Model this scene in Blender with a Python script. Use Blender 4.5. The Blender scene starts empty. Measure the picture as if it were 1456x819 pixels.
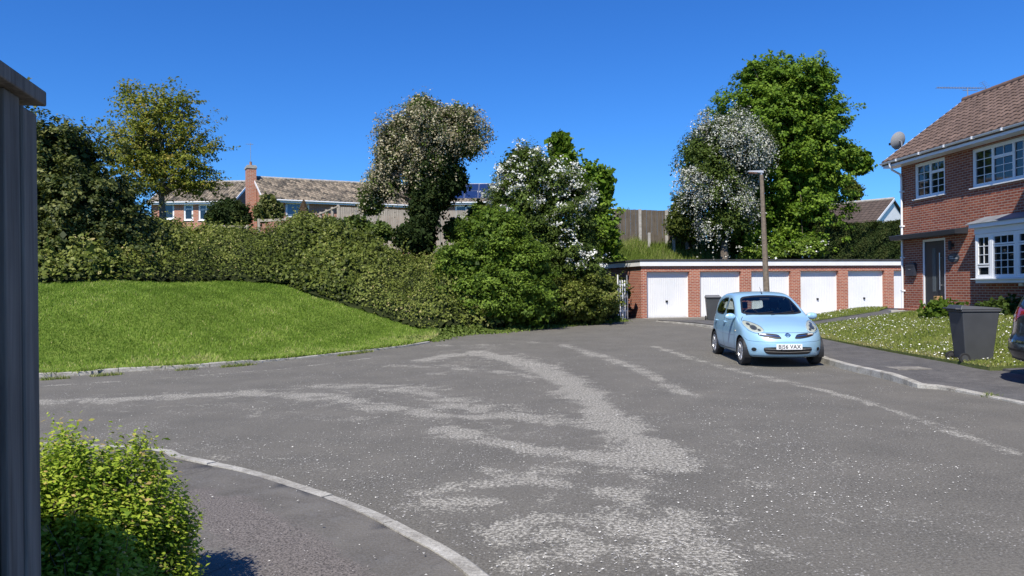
import bpy, bmesh, math, random
import numpy as np
from mathutils import Vector, Matrix
R = math.radians
rng = np.random.default_rng(7)
random.seed(7)
scn = bpy.context.scene
col = scn.collection

# ---------------------------------------------------------------- camera
CAMZ = 1.7
ROLL = 0.6
cd = bpy.data.cameras.new('camera'); cd.sensor_width = 36; cd.lens = 1060/1456*36
cd.clip_start = 0.05; cd.clip_end = 3000
cam = bpy.data.objects.new('camera', cd); col.objects.link(cam)
cam.matrix_world = Matrix.Translation((0, 0, CAMZ)) @ Matrix.Rotation(R(90), 4, 'X') @ Matrix.Rotation(R(-ROLL), 4, 'Z')
scn.camera = cam

# ---------------------------------------------------------------- sky, sun, exposure
SUN_EL, SUN_AZ = 50, 201          # azimuth clockwise from +Y
w = bpy.data.worlds.new('World'); scn.world = w; w.use_nodes = True
nt = w.node_tree
bg = nt.nodes['Background']
sky = nt.nodes.new('ShaderNodeTexSky'); sky.sky_type = 'NISHITA'; sky.sun_disc = False
sky.sun_elevation = R(SUN_EL); sky.sun_rotation = R(SUN_AZ)
sky.altitude = 0; sky.air_density = 1.0; sky.dust_density = 0.0; sky.ozone_density = 4.0
hsv = nt.nodes.new('ShaderNodeHueSaturation'); hsv.inputs['Saturation'].default_value = 1.18; hsv.inputs['Hue'].default_value = 0.503; hsv.inputs['Value'].default_value = 1.0
nt.links.new(sky.outputs[0], hsv.inputs['Color']); 
tn = nt.nodes.new('ShaderNodeMix'); tn.data_type = 'RGBA'; tn.blend_type = 'MULTIPLY'; tn.inputs[0].default_value = 1; tn.inputs[7].default_value = (.33, .64, 1, 1)
nt.links.new(hsv.outputs[0], tn.inputs[6]); nt.links.new(tn.outputs[2], bg.inputs['Color'])
bg.inputs['Strength'].default_value = 0.12
sl = bpy.data.lights.new('sun', 'SUN'); sl.energy = 5.0; sl.angle = R(0.5); sl.color = (1, .945, .85)
so = bpy.data.objects.new('sun', sl); col.objects.link(so)
sd = Vector((math.sin(R(SUN_AZ))*math.cos(R(SUN_EL)), math.cos(R(SUN_AZ))*math.cos(R(SUN_EL)), math.sin(R(SUN_EL))))
so.rotation_euler = (-sd).to_track_quat('-Z', 'Y').to_euler()
scn.view_settings.view_transform = 'Standard'; scn.view_settings.look = 'None'
scn.view_settings.exposure = 0.38; scn.view_settings.gamma = 1; scn.view_settings.use_curve_mapping = False
scn.cycles.max_bounces = 6; scn.cycles.transparent_max_bounces = 12

# ---------------------------------------------------------------- helpers
def setp(o, label=None, cat=None, group=None, kind=None):
    if label: o['label'] = label
    if cat: o['category'] = cat
    if group: o['group'] = group
    if kind: o['kind'] = kind
    return o
def empty(name, loc=(0, 0, 0), rz=0, label=None, cat=None, group=None):
    o = bpy.data.objects.new(name, None); col.objects.link(o); o.location = loc; o.rotation_euler = (0, 0, rz)
    o.empty_display_size = .2
    return setp(o, label, cat, group)
def link(name, me, parent=None):
    o = bpy.data.objects.new(name, me); col.objects.link(o)
    if parent is not None: o.parent = parent
    return o
def copy_tree(o, parent=None):
    c = o.copy(); col.objects.link(c)
    if parent is not None: c.parent = parent
    for ch in [x for x in bpy.data.objects if x.parent == o]: copy_tree(ch, c)
    return c

def ray(px, py):                                   # a line of sight as a direction with y = 1
    u = (px-728)/1060; v = (409.5-py)/1060; r = R(ROLL)
    return (u*math.cos(r)+v*math.sin(r), 1.0, -u*math.sin(r)+v*math.cos(r))
def at(px, py, D):
    d = ray(px, py); return Vector((d[0]*D, D, CAMZ+d[2]*D))

def sstep(a, b, x):
    t = np.clip((np.asarray(x, float)-a)/(b-a), 0, 1); return t*t*(3-2*t)
def Hroad(x, y): return 0.25*sstep(14, 33, y)
FOOT = np.array([(-90,-20),(-9.9,15.4),(-6.4,17.3),(-2.75,23.2),(0.8,27.6),(4.0,31.0),(4.2,33.5),(4.4,39.2),(27,45.4),(70,50),(200,60)], float)
def footdist(x, y):
    x = np.asarray(x, float); y = np.asarray(y, float)
    best = np.full(np.broadcast(x, y).shape, 1e9); sgn = np.ones_like(best)
    for (ax, ay), (bx, by) in zip(FOOT[:-1], FOOT[1:]):
        dx, dy = bx-ax, by-ay; t = np.clip(((x-ax)*dx+(y-ay)*dy)/(dx*dx+dy*dy), 0, 1)
        qx, qy = ax+t*dx, ay+t*dy; d = np.hypot(x-qx, y-qy)
        s = np.sign(dx*(y-ay)-dy*(x-ax)); m = d < best-1e-9
        best = np.where(m, d, best); sgn = np.where(m, s, sgn)
    return best*sgn
def T(x, y):                                       # the hill behind the road
    x = np.asarray(x, float); y = np.asarray(y, float)
    d = footdist(x, y)
    p = np.interp(d, [-5, 0, 1.2, 3, 6, 9, 12, 16, 22, 36, 60, 400], [-.02, .035, .20, .70, 1.55, 2.08, 2.75, 3.7, 4.5, 5.6, 6.0, 6.2])
    q = np.interp(d, [-5, 0, 1, 3, 5, 8, 14, 22, 60, 400], [-.02, .05, .9, 2.9, 4.1, 4.75, 5.1, 5.5, 6.0, 6.2])
    wq = sstep(-4, 1, x)
    z = p*(1-wq)+q*wq
    und = .05*np.sin(x*.9+y*.35)*np.sin(y*.7-x*.2)*sstep(1, 5, d)
    return z+Hroad(x, y)*sstep(2, -1, d)+und
def lawnz(x, y):                                   # the garden in front of the near house
    return .12+.75*sstep(8.3, 13.3, x)*sstep(30.5, 26.5, y)*(1-.75*sstep(16.5, 13, y))+Hroad(x, y)*.6*(1-sstep(8.6, 12, x))
def hit(px, py, zf=T, d0=3, d1=80):
    d = ray(px, py)
    for D in np.arange(d0, d1, .05):
        if CAMZ+d[2]*D < float(zf(d[0]*D, D)): return (d[0]*D, D)
    return (d[0]*d1, d1)
def gnd(px, py, z=0.0):
    d = ray(px, py); D = (z-CAMZ)/d[2]; return (d[0]*D, D)
def gr(px, py, off=0.0):                           # point on the road under a line of sight
    D = 10
    for _ in range(30):
        d = ray(px, py); z = float(Hroad(d[0]*D, D))+off; D = (z-CAMZ)/d[2]
    return (d[0]*D, D)

# ---------------------------------------------------------------- mesh helpers
def uvbox(me):
    n = len(me.polygons)
    if not n: return
    uvl = me.uv_layers.new(name='UVMap')
    nl = len(me.loops)
    co = np.empty(len(me.vertices)*3); me.vertices.foreach_get('co', co); co = co.reshape(-1, 3)
    vi = np.empty(nl, int); me.loops.foreach_get('vertex_index', vi)
    pn = np.empty(n*3); me.polygons.foreach_get('normal', pn); pn = np.abs(pn.reshape(-1, 3))
    lt = np.empty(n, int); me.polygons.foreach_get('loop_total', lt)
    ax = np.repeat(pn.argmax(1), lt)
    c = co[vi]
    uv = np.where((ax == 0)[:, None], c[:, [1, 2]], np.where((ax == 1)[:, None], c[:, [0, 2]], c[:, [0, 1]]))
    uvl.data.foreach_set('uv', uv.ravel())
class MB:
    def __init__(s): s.v = []; s.f = []; s.m = []; s.M = Matrix.Identity(4)
    def add(s, vs, fs, mi=0):
        b = len(s.v); s.v += [tuple(s.M @ Vector(p)) for p in vs]
        s.f += [tuple(b+i for i in f) for f in fs]; s.m += [mi]*len(fs); return s
    def box(s, x0, x1, y0, y1, z0, z1, mi=0):
        return s.add([(x0,y0,z0),(x1,y0,z0),(x1,y1,z0),(x0,y1,z0),(x0,y0,z1),(x1,y0,z1),(x1,y1,z1),(x0,y1,z1)],
                     [(0,3,2,1),(4,5,6,7),(0,1,5,4),(1,2,6,5),(2,3,7,6),(3,0,4,7)], mi)
    def hexa(s, b, t, mi=0):                       # four bottom points, four top points
        return s.add(list(b)+list(t), [(0,3,2,1),(4,5,6,7),(0,1,5,4),(1,2,6,5),(2,3,7,6),(3,0,4,7)], mi)
    def tube(s, pts, rad, n=8, mi=0, cap=True):
        pts = [Vector(p) for p in pts]
        if not hasattr(rad, '__len__'): rad = [rad]*len(pts)
        vs = []; up = Vector((.13, .27, 1)).normalized()
        for i, p in enumerate(pts):
            d = (pts[min(i+1, len(pts)-1)]-pts[max(i-1, 0)]).normalized()
            a = d.cross(up)
            if a.length < .15: a = d.cross(Vector((1, 0, 0)))
            a.normalize(); b = d.cross(a)
            for k in range(n):
                t = 2*math.pi*k/n; vs.append(p+(a*math.cos(t)+b*math.sin(t))*rad[i])
        fs = []
        for i in range(len(pts)-1):
            for k in range(n):
                k2 = (k+1) % n; fs.append((i*n+k, i*n+k2, (i+1)*n+k2, (i+1)*n+k))
        if cap: fs.append(tuple(range(n-1, -1, -1))); fs.append(tuple((len(pts)-1)*n+k for k in range(n)))
        return s.add(vs, fs, mi)
    def lathe(s, prof, n=24, axis='Z', mi=0, o=(0, 0, 0)):
        vs = []
        for r, h in prof:
            for k in range(n):
                t = 2*math.pi*k/n; a, b = r*math.cos(t), r*math.sin(t)
                p = {'Z': (a, b, h), 'X': (h, a, b), 'Y': (b, h, a)}[axis]
                vs.append((p[0]+o[0], p[1]+o[1], p[2]+o[2]))
        fs = [(i*n+k, i*n+(k+1) % n, (i+1)*n+(k+1) % n, (i+1)*n+k) for i in range(len(prof)-1) for k in range(n)]
        return s.add(vs, fs, mi)
    def prism(s, poly, z0, z1, mi=0, plane='XY'):  # polygon extruded along its third axis
        def P(a, b, h): return {'XY': (a, b, h), 'XZ': (a, h, b), 'YZ': (h, a, b)}[plane]
        n = len(poly); vs = [P(a, b, z0) for a, b in poly]+[P(a, b, z1) for a, b in poly]
        return s.add(vs, [tuple(range(n-1, -1, -1)), tuple(range(n, 2*n))]+[(i, (i+1) % n, n+(i+1) % n, n+i) for i in range(n)], mi)
    def build(s, name, mats, parent=None, smooth=False, bevel=0, seg=2, uv=True):
        me = bpy.data.meshes.new(name); me.from_pydata(s.v, [], s.f); me.update()
        bm = bmesh.new(); bm.from_mesh(me); bmesh.ops.recalc_face_normals(bm, faces=bm.faces)
        for f, mi in zip(bm.faces, s.m): f.material_index = mi; f.smooth = smooth
        if bevel:
            ed = [e for e in bm.edges if len(e.link_faces) == 2 and e.calc_face_angle(0) > .5]
            bmesh.ops.bevel(bm, geom=ed, offset=bevel, segments=seg, affect='EDGES', profile=.5, clamp_overlap=True)
        bm.to_mesh(me); bm.free()
        if not isinstance(mats, (list, tuple)): mats = [mats]
        for m in mats: me.materials.append(m)
        if uv: uvbox(me)
        if smooth: 
            try: me.set_sharp_from_angle(angle=R(40))
            except Exception: pass
        return link(name, me, parent)
def npmesh(name, V, F, mats, parent=None, smooth=False, tint=None, mi=None, uv=False):
    V = np.asarray(V, np.float32); F = np.asarray(F, np.int32); k = F.shape[1]
    me = bpy.data.meshes.new(name)
    me.vertices.add(len(V)); me.vertices.foreach_set('co', V.ravel())
    me.loops.add(F.size); me.loops.foreach_set('vertex_index', F.ravel())
    me.polygons.add(len(F)); me.polygons.foreach_set('loop_start', np.arange(0, F.size, k, dtype=np.int32))
    me.polygons.foreach_set('loop_total', np.full(len(F), k, np.int32))
    if smooth: me.polygons.foreach_set('use_smooth', np.ones(len(F), bool))
    if not isinstance(mats, (list, tuple)): mats = [mats]
    for m in mats: me.materials.append(m)
    if mi is not None: me.polygons.foreach_set('material_index', np.asarray(mi, np.int32))
    me.update(calc_edges=True)
    if tint is not None:
        dom = 'FACE' if len(tint) == len(F) else 'POINT'
        a = me.attributes.new('tint', 'FLOAT', dom); a.data.foreach_set('value', np.asarray(tint, np.float32))
    me.validate()
    if uv: uvbox(me)
    return link(name, me, parent)
def gridmesh(name, xs, ys, zf, mat, tint=None, smooth=True, off=0, keep=None):
    X, Y = np.meshgrid(xs, ys); Z = zf(X, Y)+off
    V = np.stack([X, Y, Z], -1).reshape(-1, 3); nx, ny = len(xs), len(ys)
    i = np.arange((ny-1)*(nx-1)); r, c = divmod(i, nx-1); a = r*nx+c
    F = np.stack([a, a+1, a+nx+1, a+nx], 1)
    if keep is not None:
        cx = V[F].mean(1); F = F[keep(cx[:, 0], cx[:, 1])]
    t = tint(V[:, 0], V[:, 1]) if tint is not None else None
    return npmesh(name, V, F, mat, smooth=smooth, tint=t)
def inpoly(x, y, poly):
    x = np.asarray(x, float); y = np.asarray(y, float); c = np.zeros(np.broadcast(x, y).shape, bool); n = len(poly)
    for i in range(n):
        x1, y1 = poly[i]; x2, y2 = poly[(i+1) % n]
        if y1 == y2: continue
        c ^= ((y1 > y) != (y2 > y)) & (x < (x2-x1)*(y-y1)/(y2-y1)+x1)
    return c
def polydist(x, y, pts):
    best = np.full(np.shape(x), 1e9); par = np.zeros(np.shape(x))
    acc = 0
    for (ax, ay), (bx, by) in zip(pts[:-1], pts[1:]):
        dx, dy = bx-ax, by-ay; L2 = dx*dx+dy*dy+1e-12; t = np.clip(((x-ax)*dx+(y-ay)*dy)/L2, 0, 1)
        d = np.hypot(x-ax-t*dx, y-ay-t*dy); m = d < best; par = np.where(m, acc+t, par); best = np.where(m, d, best); acc += 1
    return best, par
def polysheet(name, poly, zf, step, mat, off=0, tint=None):
    bm = bmesh.new(); vs = [bm.verts.new((x, y, 0)) for x, y in poly]; f = bm.faces.new(vs)
    bmesh.ops.triangulate(bm, faces=[f])
    xs = [p[0] for p in poly]; ys = [p[1] for p in poly]
    for ax, (lo, hi) in enumerate(((min(xs), max(xs)), (min(ys), max(ys)))):
        v = lo+step
        while v < hi:
            co = [0, 0, 0]; no = [0, 0, 0]; co[ax] = v; no[ax] = 1
            bmesh.ops.bisect_plane(bm, geom=bm.verts[:]+bm.edges[:]+bm.faces[:], plane_co=co, plane_no=no, dist=1e-5); v += step
    bmesh.ops.triangulate(bm, faces=bm.faces[:])
    for v in bm.verts: v.co.z = float(zf(v.co.x, v.co.y))+off
    bm.normal_update()
    for f in bm.faces:
        if f.normal.z < 0: f.normal_flip()
        f.smooth = True
    ex = bmesh.ops.extrude_edge_only(bm, edges=[e for e in bm.edges if e.is_boundary])
    for v in ex['geom']:
        if isinstance(v, bmesh.types.BMVert): v.co.z -= .12
    for f in ex['geom']:
        if isinstance(f, bmesh.types.BMFace): f.smooth = False
    me = bpy.data.meshes.new(name); bm.to_mesh(me); bm.free(); me.materials.append(mat)
    if tint is not None:
        co = np.empty(len(me.vertices)*3); me.vertices.foreach_get('co', co); co = co.reshape(-1, 3)
        a = me.attributes.new('tint', 'FLOAT', 'POINT'); a.data.foreach_set('value', tint(co[:, 0], co[:, 1]).astype(np.float32))
    return link(name, me)
def smooth_path(pts, n=8):
    pts = [np.array(p, float) for p in pts]; out = []
    for i in range(len(pts)-1):
        p0 = pts[max(i-1, 0)]; p1 = pts[i]; p2 = pts[i+1]; p3 = pts[min(i+2, len(pts)-1)]
        for k in range(n):
            t = k/n; out.append(tuple(.5*((2*p1)+(-p0+p2)*t+(2*p0-5*p1+4*p2-p3)*t*t+(-p0+3*p1-3*p2+p3)*t**3)))
    out.append(tuple(pts[-1])); return out
def resample(pts, step):
    pts = np.array(pts, float); d = np.r_[0, np.cumsum(np.linalg.norm(np.diff(pts, axis=0), axis=1))]
    n = max(2, int(round(d[-1]/step))+1); s = np.linspace(0, d[-1], n)
    return np.stack([np.interp(s, d, pts[:, i]) for i in range(pts.shape[1])], 1)

# ---------------------------------------------------------------- materials
def newmat(name):
    m = bpy.data.materials.new(name); m.use_nodes = True; nt = m.node_tree
    return m, nt, nt.nodes['Principled BSDF']
def N(nt, t, **kw):
    n = nt.nodes.new(t)
    for k, v in kw.items():
        if k in n.inputs: n.inputs[k].default_value = v
        else: setattr(n, k, v)
    return n
def ramp(nt, src, stops, interp='LINEAR'):
    r = nt.nodes.new('ShaderNodeValToRGB'); r.color_ramp.interpolation = interp; e = r.color_ramp.elements
    while len(e) < len(stops): e.new(.5)
    for el, (p, c) in zip(e, stops):
        el.position = p; el.color = (c, c, c, 1) if not hasattr(c, '__len__') else (*c, 1)
    nt.links.new(src, r.inputs[0]); return r.outputs[0]
def mixc(nt, fac, a, b, mode='MIX'):
    n = nt.nodes.new('ShaderNodeMix'); n.data_type = 'RGBA'; n.blend_type = mode
    for sock, val in ((n.inputs[0], fac), (n.inputs[6], a), (n.inputs[7], b)):
        if hasattr(val, 'is_output') or isinstance(val, bpy.types.NodeSocket): nt.links.new(val, sock)
        elif hasattr(val, '__len__'): sock.default_value = (*val, 1)
        else: sock.default_value = val
    return n.outputs[2]
def mth(nt, op, a, b=0.0):
    n = nt.nodes.new('ShaderNodeMath'); n.operation = op
    for sock, val in ((n.inputs[0], a), (n.inputs[1], b)):
        if isinstance(val, bpy.types.NodeSocket): nt.links.new(val, sock)
        else: sock.default_value = val
    return n.outputs[0]
def coords(nt, kind='Object', scale=None):
    t = nt.nodes.new('ShaderNodeTexCoord'); o = t.outputs[kind]
    if scale is not None:
        mp = nt.nodes.new('ShaderNodeMapping'); mp.inputs['Scale'].default_value = scale; nt.links.new(o, mp.inputs[0]); o = mp.outputs[0]
    return o
def noise(nt, vec, scale, detail=4, rough=.55, dist=0):
    n = N(nt, 'ShaderNodeTexNoise', Scale=scale, Detail=detail, Roughness=rough, Distortion=dist); nt.links.new(vec, n.inputs['Vector']); return n.outputs['Fac']
def warp(nt, o, scale, amt, detail=3):
    n = N(nt, 'ShaderNodeTexNoise', Scale=scale, Detail=detail); nt.links.new(o, n.inputs['Vector'])
    return mixc(nt, amt, o, n.outputs['Color'], 'ADD')
def voro(nt, vec, scale, feat='F1', out='Distance', rnd=1):
    n = N(nt, 'ShaderNodeTexVoronoi', Scale=scale, Randomness=rnd); n.feature = feat; nt.links.new(vec, n.inputs['Vector']); return n.outputs[out]
def bump(nt, bs, h, strength=.4, dist=.02):
    b = N(nt, 'ShaderNodeBump', Strength=strength, Distance=dist); nt.links.new(h, b.inputs['Height']); nt.links.new(b.outputs[0], bs.inputs['Normal'])
def attr(nt, name='tint'):
    a = nt.nodes.new('ShaderNodeAttribute'); a.attribute_name = name; return a.outputs['Fac']
def plain(name, c, rough=.5, metal=0, spec=.5, var=0.0, vscale=3, coat=0):
    m, nt, b = newmat(name); b.inputs['Roughness'].default_value = rough; b.inputs['Metallic'].default_value = metal
    b.inputs['Specular IOR Level'].default_value = spec; b.inputs['Coat Weight'].default_value = coat
    if var:
        n = noise(nt, coords(nt), vscale, 5)
        lo = tuple(x*(1-var) for x in c); hi = tuple(min(1, x*(1+var)) for x in c)
        nt.links.new(ramp(nt, n, [(.3, lo), (.7, hi)]), b.inputs['Base Color'])
    else: b.inputs['Base Color'].default_value = (*c, 1)
    return m
def leafmat(name, stops, trans=.3, rough=.45, spec=.35):
    spec *= .5; rough = max(rough, .55)
    m, nt, b = newmat(name); c = ramp(nt, attr(nt), stops)
    nt.links.new(c, b.inputs['Base Color']); b.inputs['Roughness'].default_value = rough; b.inputs['Specular IOR Level'].default_value = spec
    tr = nt.nodes.new('ShaderNodeBsdfTranslucent'); nt.links.new(mixc(nt, .5, c, (.16, .22, .02), 'ADD'), tr.inputs['Color'])
    mx = nt.nodes.new('ShaderNodeMixShader'); mx.inputs[0].default_value = trans
    nt.links.new(b.outputs[0], mx.inputs[1]); nt.links.new(tr.outputs[0], mx.inputs[2])
    nt.links.new(mx.outputs[0], nt.nodes['Material Output'].inputs['Surface']); return m
def brickmat(name, c1, c2, mortar, sc=1.0, mort=.010, var=.35):
    m, nt, b = newmat(name); uv = coords(nt, 'UV')
    br = nt.nodes.new('ShaderNodeTexBrick'); nt.links.new(uv, br.inputs['Vector'])
    br.inputs['Color1'].default_value = (*c1, 1); br.inputs['Color2'].default_value = (*c2, 1); br.inputs['Mortar'].default_value = (*mortar, 1)
    br.inputs['Scale'].default_value = 1; br.inputs['Brick Width'].default_value = .225*sc; br.inputs['Row Height'].default_value = .075*sc
    br.inputs['Mortar Size'].default_value = mort; br.inputs['Mortar Smooth'].default_value = .1; br.inputs['Bias'].default_value = -.1
    big = noise(nt, uv, .8, 4); c = mixc(nt, var, br.outputs['Color'], ramp(nt, big, [(.3, .45), (.7, 1.0)]), 'MULTIPLY')
    fine = noise(nt, uv, 30, 3); c = mixc(nt, .3, c, ramp(nt, fine, [(.3, .5), (.7, 1.0)]), 'MULTIPLY')
    nt.links.new(c, b.inputs['Base Color']); b.inputs['Roughness'].default_value = .9
    bump(nt, b, mth(nt, 'SUBTRACT', 1.0, br.outputs['Fac']), .5, .008); return m

# asphalt: aggregate, pale worn patches carried by the mesh attribute, fallen petals and grit
def roadmat():
    m, nt, b = newmat('road_asphalt'); o = coords(nt); t = attr(nt)
    agg = noise(nt, o, 55, 3, .7); mid = noise(nt, o, 1.1, 5, .6); brk = noise(nt, o, 2.3, 6, .68, .6); fine = noise(nt, o, 22, 6, .8)
    base = mixc(nt, ramp(nt, mid, [(.35, 0.), (.65, 1.)]), (.088, .081, .066), (.127, .116, .094))
    base = mixc(nt, ramp(nt, agg, [(.4, 0.), (.62, .6)]), base, (.225, .213, .185))
    base = mixc(nt, ramp(nt, noise(nt, o, 24, 3, .7), [(.35, .35), (.48, 0.)]), base, (.05, .046, .042))
    # patch mask, broken up by noise
    k = mth(nt, 'ADD', t, mth(nt, 'MULTIPLY', mth(nt, 'SUBTRACT', brk, .5), 2.1))
    k = mth(nt, 'ADD', k, mth(nt, 'MULTIPLY', mth(nt, 'SUBTRACT', fine, .5), 2.0))
    mask = ramp(nt, k, [(.42, 0.), (.60, 1.)])
    grit = ramp(nt, noise(nt, o, 34, 4, .75), [(.40, (.11, .103, .085)), (.50, (.24, .225, .19)), (.60, (.56, .53, .45))])
    c = mixc(nt, mth(nt, 'MULTIPLY', mask, .80), base, grit)
    # petals and small pale stones
    v = voro(nt, o, 30); area = ramp(nt, mth(nt, 'ADD', noise(nt, o, .9, 4, .6), mth(nt, 'MULTIPLY', t, .25)), [(.44, 0.), (.66, 1.)])
    pet = mth(nt, 'MULTIPLY', ramp(nt, mth(nt, 'ADD', v, mth(nt, 'MULTIPLY', mth(nt, 'SUBTRACT', noise(nt, o, 9, 2), .5), .35)), [(.13, 1.), (.2, 0.)]), area)
    c = mixc(nt, mth(nt, 'MULTIPLY', pet, .8), c, (.55, .53, .50))
    v2 = voro(nt, o, 9); pet2 = ramp(nt, v2, [(.035, 1.), (.06, 0.)])
    c = mixc(nt, mth(nt, 'MULTIPLY', pet2, .9), c, (.6, .58, .52))
    # fine cracks
    wv = warp(nt, o, 1.7, .3)
    cr = voro(nt, wv, .33, 'DISTANCE_TO_EDGE'); crm = ramp(nt, cr, [(.0, 1.), (.006, 0.)])
    c = mixc(nt, mth(nt, 'MULTIPLY', crm, .0), c, (.03, .03, .03))
    nt.links.new(c, b.inputs['Base Color']); b.inputs['Roughness'].default_value = .82; b.inputs['Specular IOR Level'].default_value = .35
    bump(nt, b, mth(nt, 'ADD', agg, mth(nt, 'MULTIPLY', mask, .5)), .55, .012); return m
def pavemat(name, a, c2, strip):
    m, nt, b = newmat(name); o = coords(nt); t = attr(nt)
    agg = noise(nt, o, 60, 3, .7); mid = noise(nt, o, 1.6, 6, .65, .4); mid2 = noise(nt, o, 5, 5, .6)
    base = mixc(nt, ramp(nt, mid, [(.35, 0.), (.62, 1.)]), a, c2)
    base = mixc(nt, ramp(nt, mid2, [(.5, 0.), (.75, .45)]), base, (.17, .165, .155))
    base = mixc(nt, ramp(nt, agg, [(.42, 0.), (.65, .5)]), base, (.19, .18, .17))
    k = mth(nt, 'ADD', t, mth(nt, 'MULTIPLY', mth(nt, 'SUBTRACT', noise(nt, o, 4, 6, .75), .5), 1.1)); mk = ramp(nt, k, [(.42, 0.), (.62, 1.)])
    st = ramp(nt, noise(nt, o, 75, 2, .8), [(.38, tuple(x*.5 for x in strip)), (.6, tuple(x*1.7 for x in strip))])
    c = mixc(nt, mk, base, st)
    v = voro(nt, o, 13); c = mixc(nt, ramp(nt, v, [(.04, .9), (.06, 0.)]), c, (.6, .58, .54))
    wv = warp(nt, o, 2.5, .3, 5)
    crm = ramp(nt, voro(nt, wv, .9, 'DISTANCE_TO_EDGE'), [(.0, 1.), (.012, 0.)])
    gate = ramp(nt, noise(nt, o, .9, 3), [(.5, 0.), (.6, 1.)])
    c = mixc(nt, mth(nt, 'MULTIPLY', mth(nt, 'MULTIPLY', crm, gate), .7), c, (.03, .03, .028))
    nt.links.new(c, b.inputs['Base Color']); b.inputs['Roughness'].default_value = .85; b.inputs['Specular IOR Level'].default_value = .3
    bump(nt, b, mth(nt, 'ADD', agg, mid2), .5, .012); return m
def kerbmat():
    m, nt, b = newmat('kerb_concrete'); o = coords(nt)
    n1 = noise(nt, o, 3, 6, .7); n2 = noise(nt, o, 40, 4, .8)
    c = ramp(nt, n1, [(.3, (.20, .18, .15)), (.5, (.40, .38, .33)), (.7, (.56, .54, .48))])
    c = mixc(nt, .6, c, ramp(nt, n2, [(.35, .35), (.6, 1.)]), 'MULTIPLY'); nt.links.new(c, b.inputs['Base Color']); b.inputs['Roughness'].default_value = .9
    bump(nt, b, n2, .6, .01); return m
def soilmat(name, stops, scale=3):
    m, nt, b = newmat(name); o = coords(nt); n1 = noise(nt, o, scale, 8, .7)
    nt.links.new(ramp(nt, n1, stops), b.inputs['Base Color']); b.inputs['Roughness'].default_value = 1; b.inputs['Specular IOR Level'].default_value = .1
    bump(nt, b, noise(nt, o, 30, 4, .8), .8, .03); return m
def woodmat(name, c1, c2, zs=.6, xs=14):
    m, nt, b = newmat(name); o = coords(nt, 'Object', (xs, xs, zs)); n1 = noise(nt, o, 2, 8, .6, .8); n2 = noise(nt, coords(nt), 2.2, 4)
    c = ramp(nt, n1, [(.3, c1), (.7, c2)]); c = mixc(nt, .5, c, ramp(nt, n2, [(.3, .5), (.7, 1.)]), 'MULTIPLY')
    kn = voro(nt, coords(nt, 'Object', (5, 5, 2.2)), 1.0); c = mixc(nt, ramp(nt, kn, [(.05, .75), (.12, 0.)]), c, tuple(x*.3 for x in c1))
    nt.links.new(c, b.inputs['Base Color']); b.inputs['Roughness'].default_value = .85; b.inputs['Specular IOR Level'].default_value = .25
    bump(nt, b, n1, .5, .006); return m
def tilemat(name, lo, hi, lichen=None):
    m, nt, b = newmat(name); o = coords(nt); t = attr(nt); c = ramp(nt, t, [(0, lo), (1, hi)])
    n2 = noise(nt, o, 6, 6, .7)
    c = mixc(nt, .5, c, ramp(nt, n2, [(.3, .45), (.7, 1.)]), 'MULTIPLY')
    if lichen: c = mixc(nt, ramp(nt, noise(nt, o, 9, 5, .75), [(.5, 0.), (.68, .8)]), c, lichen)
    nt.links.new(c, b.inputs['Base Color']); b.inputs['Roughness'].default_value = .85; return m
M_road = roadmat()
M_pave = pavemat('pavement_asphalt', (.090, .082, .069), (.137, .126, .107), (.122, .108, .097))
M_kerb = kerbmat()
M_soil = soilmat('grass_soil', [(.3, (.035, .055, .015)), (.5, (.06, .095, .02)), (.7, (.095, .12, .03))])
M_lawn = soilmat('lawn_turf', [(.3, (.08, .12, .02)), (.5, (.13, .19, .03)), (.7, (.19, .24, .05))], 2)
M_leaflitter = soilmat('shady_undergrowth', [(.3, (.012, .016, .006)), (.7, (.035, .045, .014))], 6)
M_bark = plain('bark', (.13, .105, .08), .95, var=.5, vscale=9)
M_barkgrey = plain('bark_grey', (.2, .185, .16), .95, var=.4, vscale=9)
M_brick = brickmat('red_brick', (.25, .055, .028), (.39, .11, .052), (.44, .33, .26))
M_brickg = brickmat('garage_brick', (.33, .07, .035), (.50, .145, .07), (.55, .42, .33), mort=.011, var=.3)
M_brickfar = brickmat('far_brick', (.42, .13, .07), (.5, .20, .12), (.5, .42, .34), sc=1.3, mort=.012, var=.2)
M_upvc = plain('white_plastic', (.80, .81, .82), .3, spec=.5, var=.03, vscale=1)
M_white = plain('white_paint', (.80, .80, .79), .45, var=.05, vscale=2)
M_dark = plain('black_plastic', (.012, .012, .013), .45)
M_felt = plain('roofing_felt', (.045, .045, .047), .9, var=.3)
M_glassdark = plain('window_glass', (.012, .016, .02), .03, spec=.9)
M_lead = plain('lead_sheet', (.2, .215, .235), .55, var=.2)
M_metal = plain('galvanised_metal', (.45, .46, .47), .45, metal=.8, var=.15)
M_alu = plain('aluminium', (.6, .6, .61), .35, metal=.9)
M_tile = tilemat('brown_roof_tile', (.095, .060, .046), (.17, .112, .088))
M_tilefar = tilemat('weathered_roof_tile', (.042, .033, .026), (.31, .245, .175), (.38, .34, .24))
M_tilebrown = tilemat('brown_far_tile', (.07, .05, .04), (.11, .078, .062))
M_fencegrey = woodmat('weathered_grey_fence', (.125, .108, .088), (.31, .275, .23))
M_fencepale = woodmat('pale_weathered_board', (.30, .26, .21), (.50, .45, .375))
M_fencedark = woodmat('dark_fence_panel', (.075, .06, .045), (.16, .135, .105))
M_conc = plain('concrete', (.33, .315, .285), .9, var=.25, vscale=6)

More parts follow.
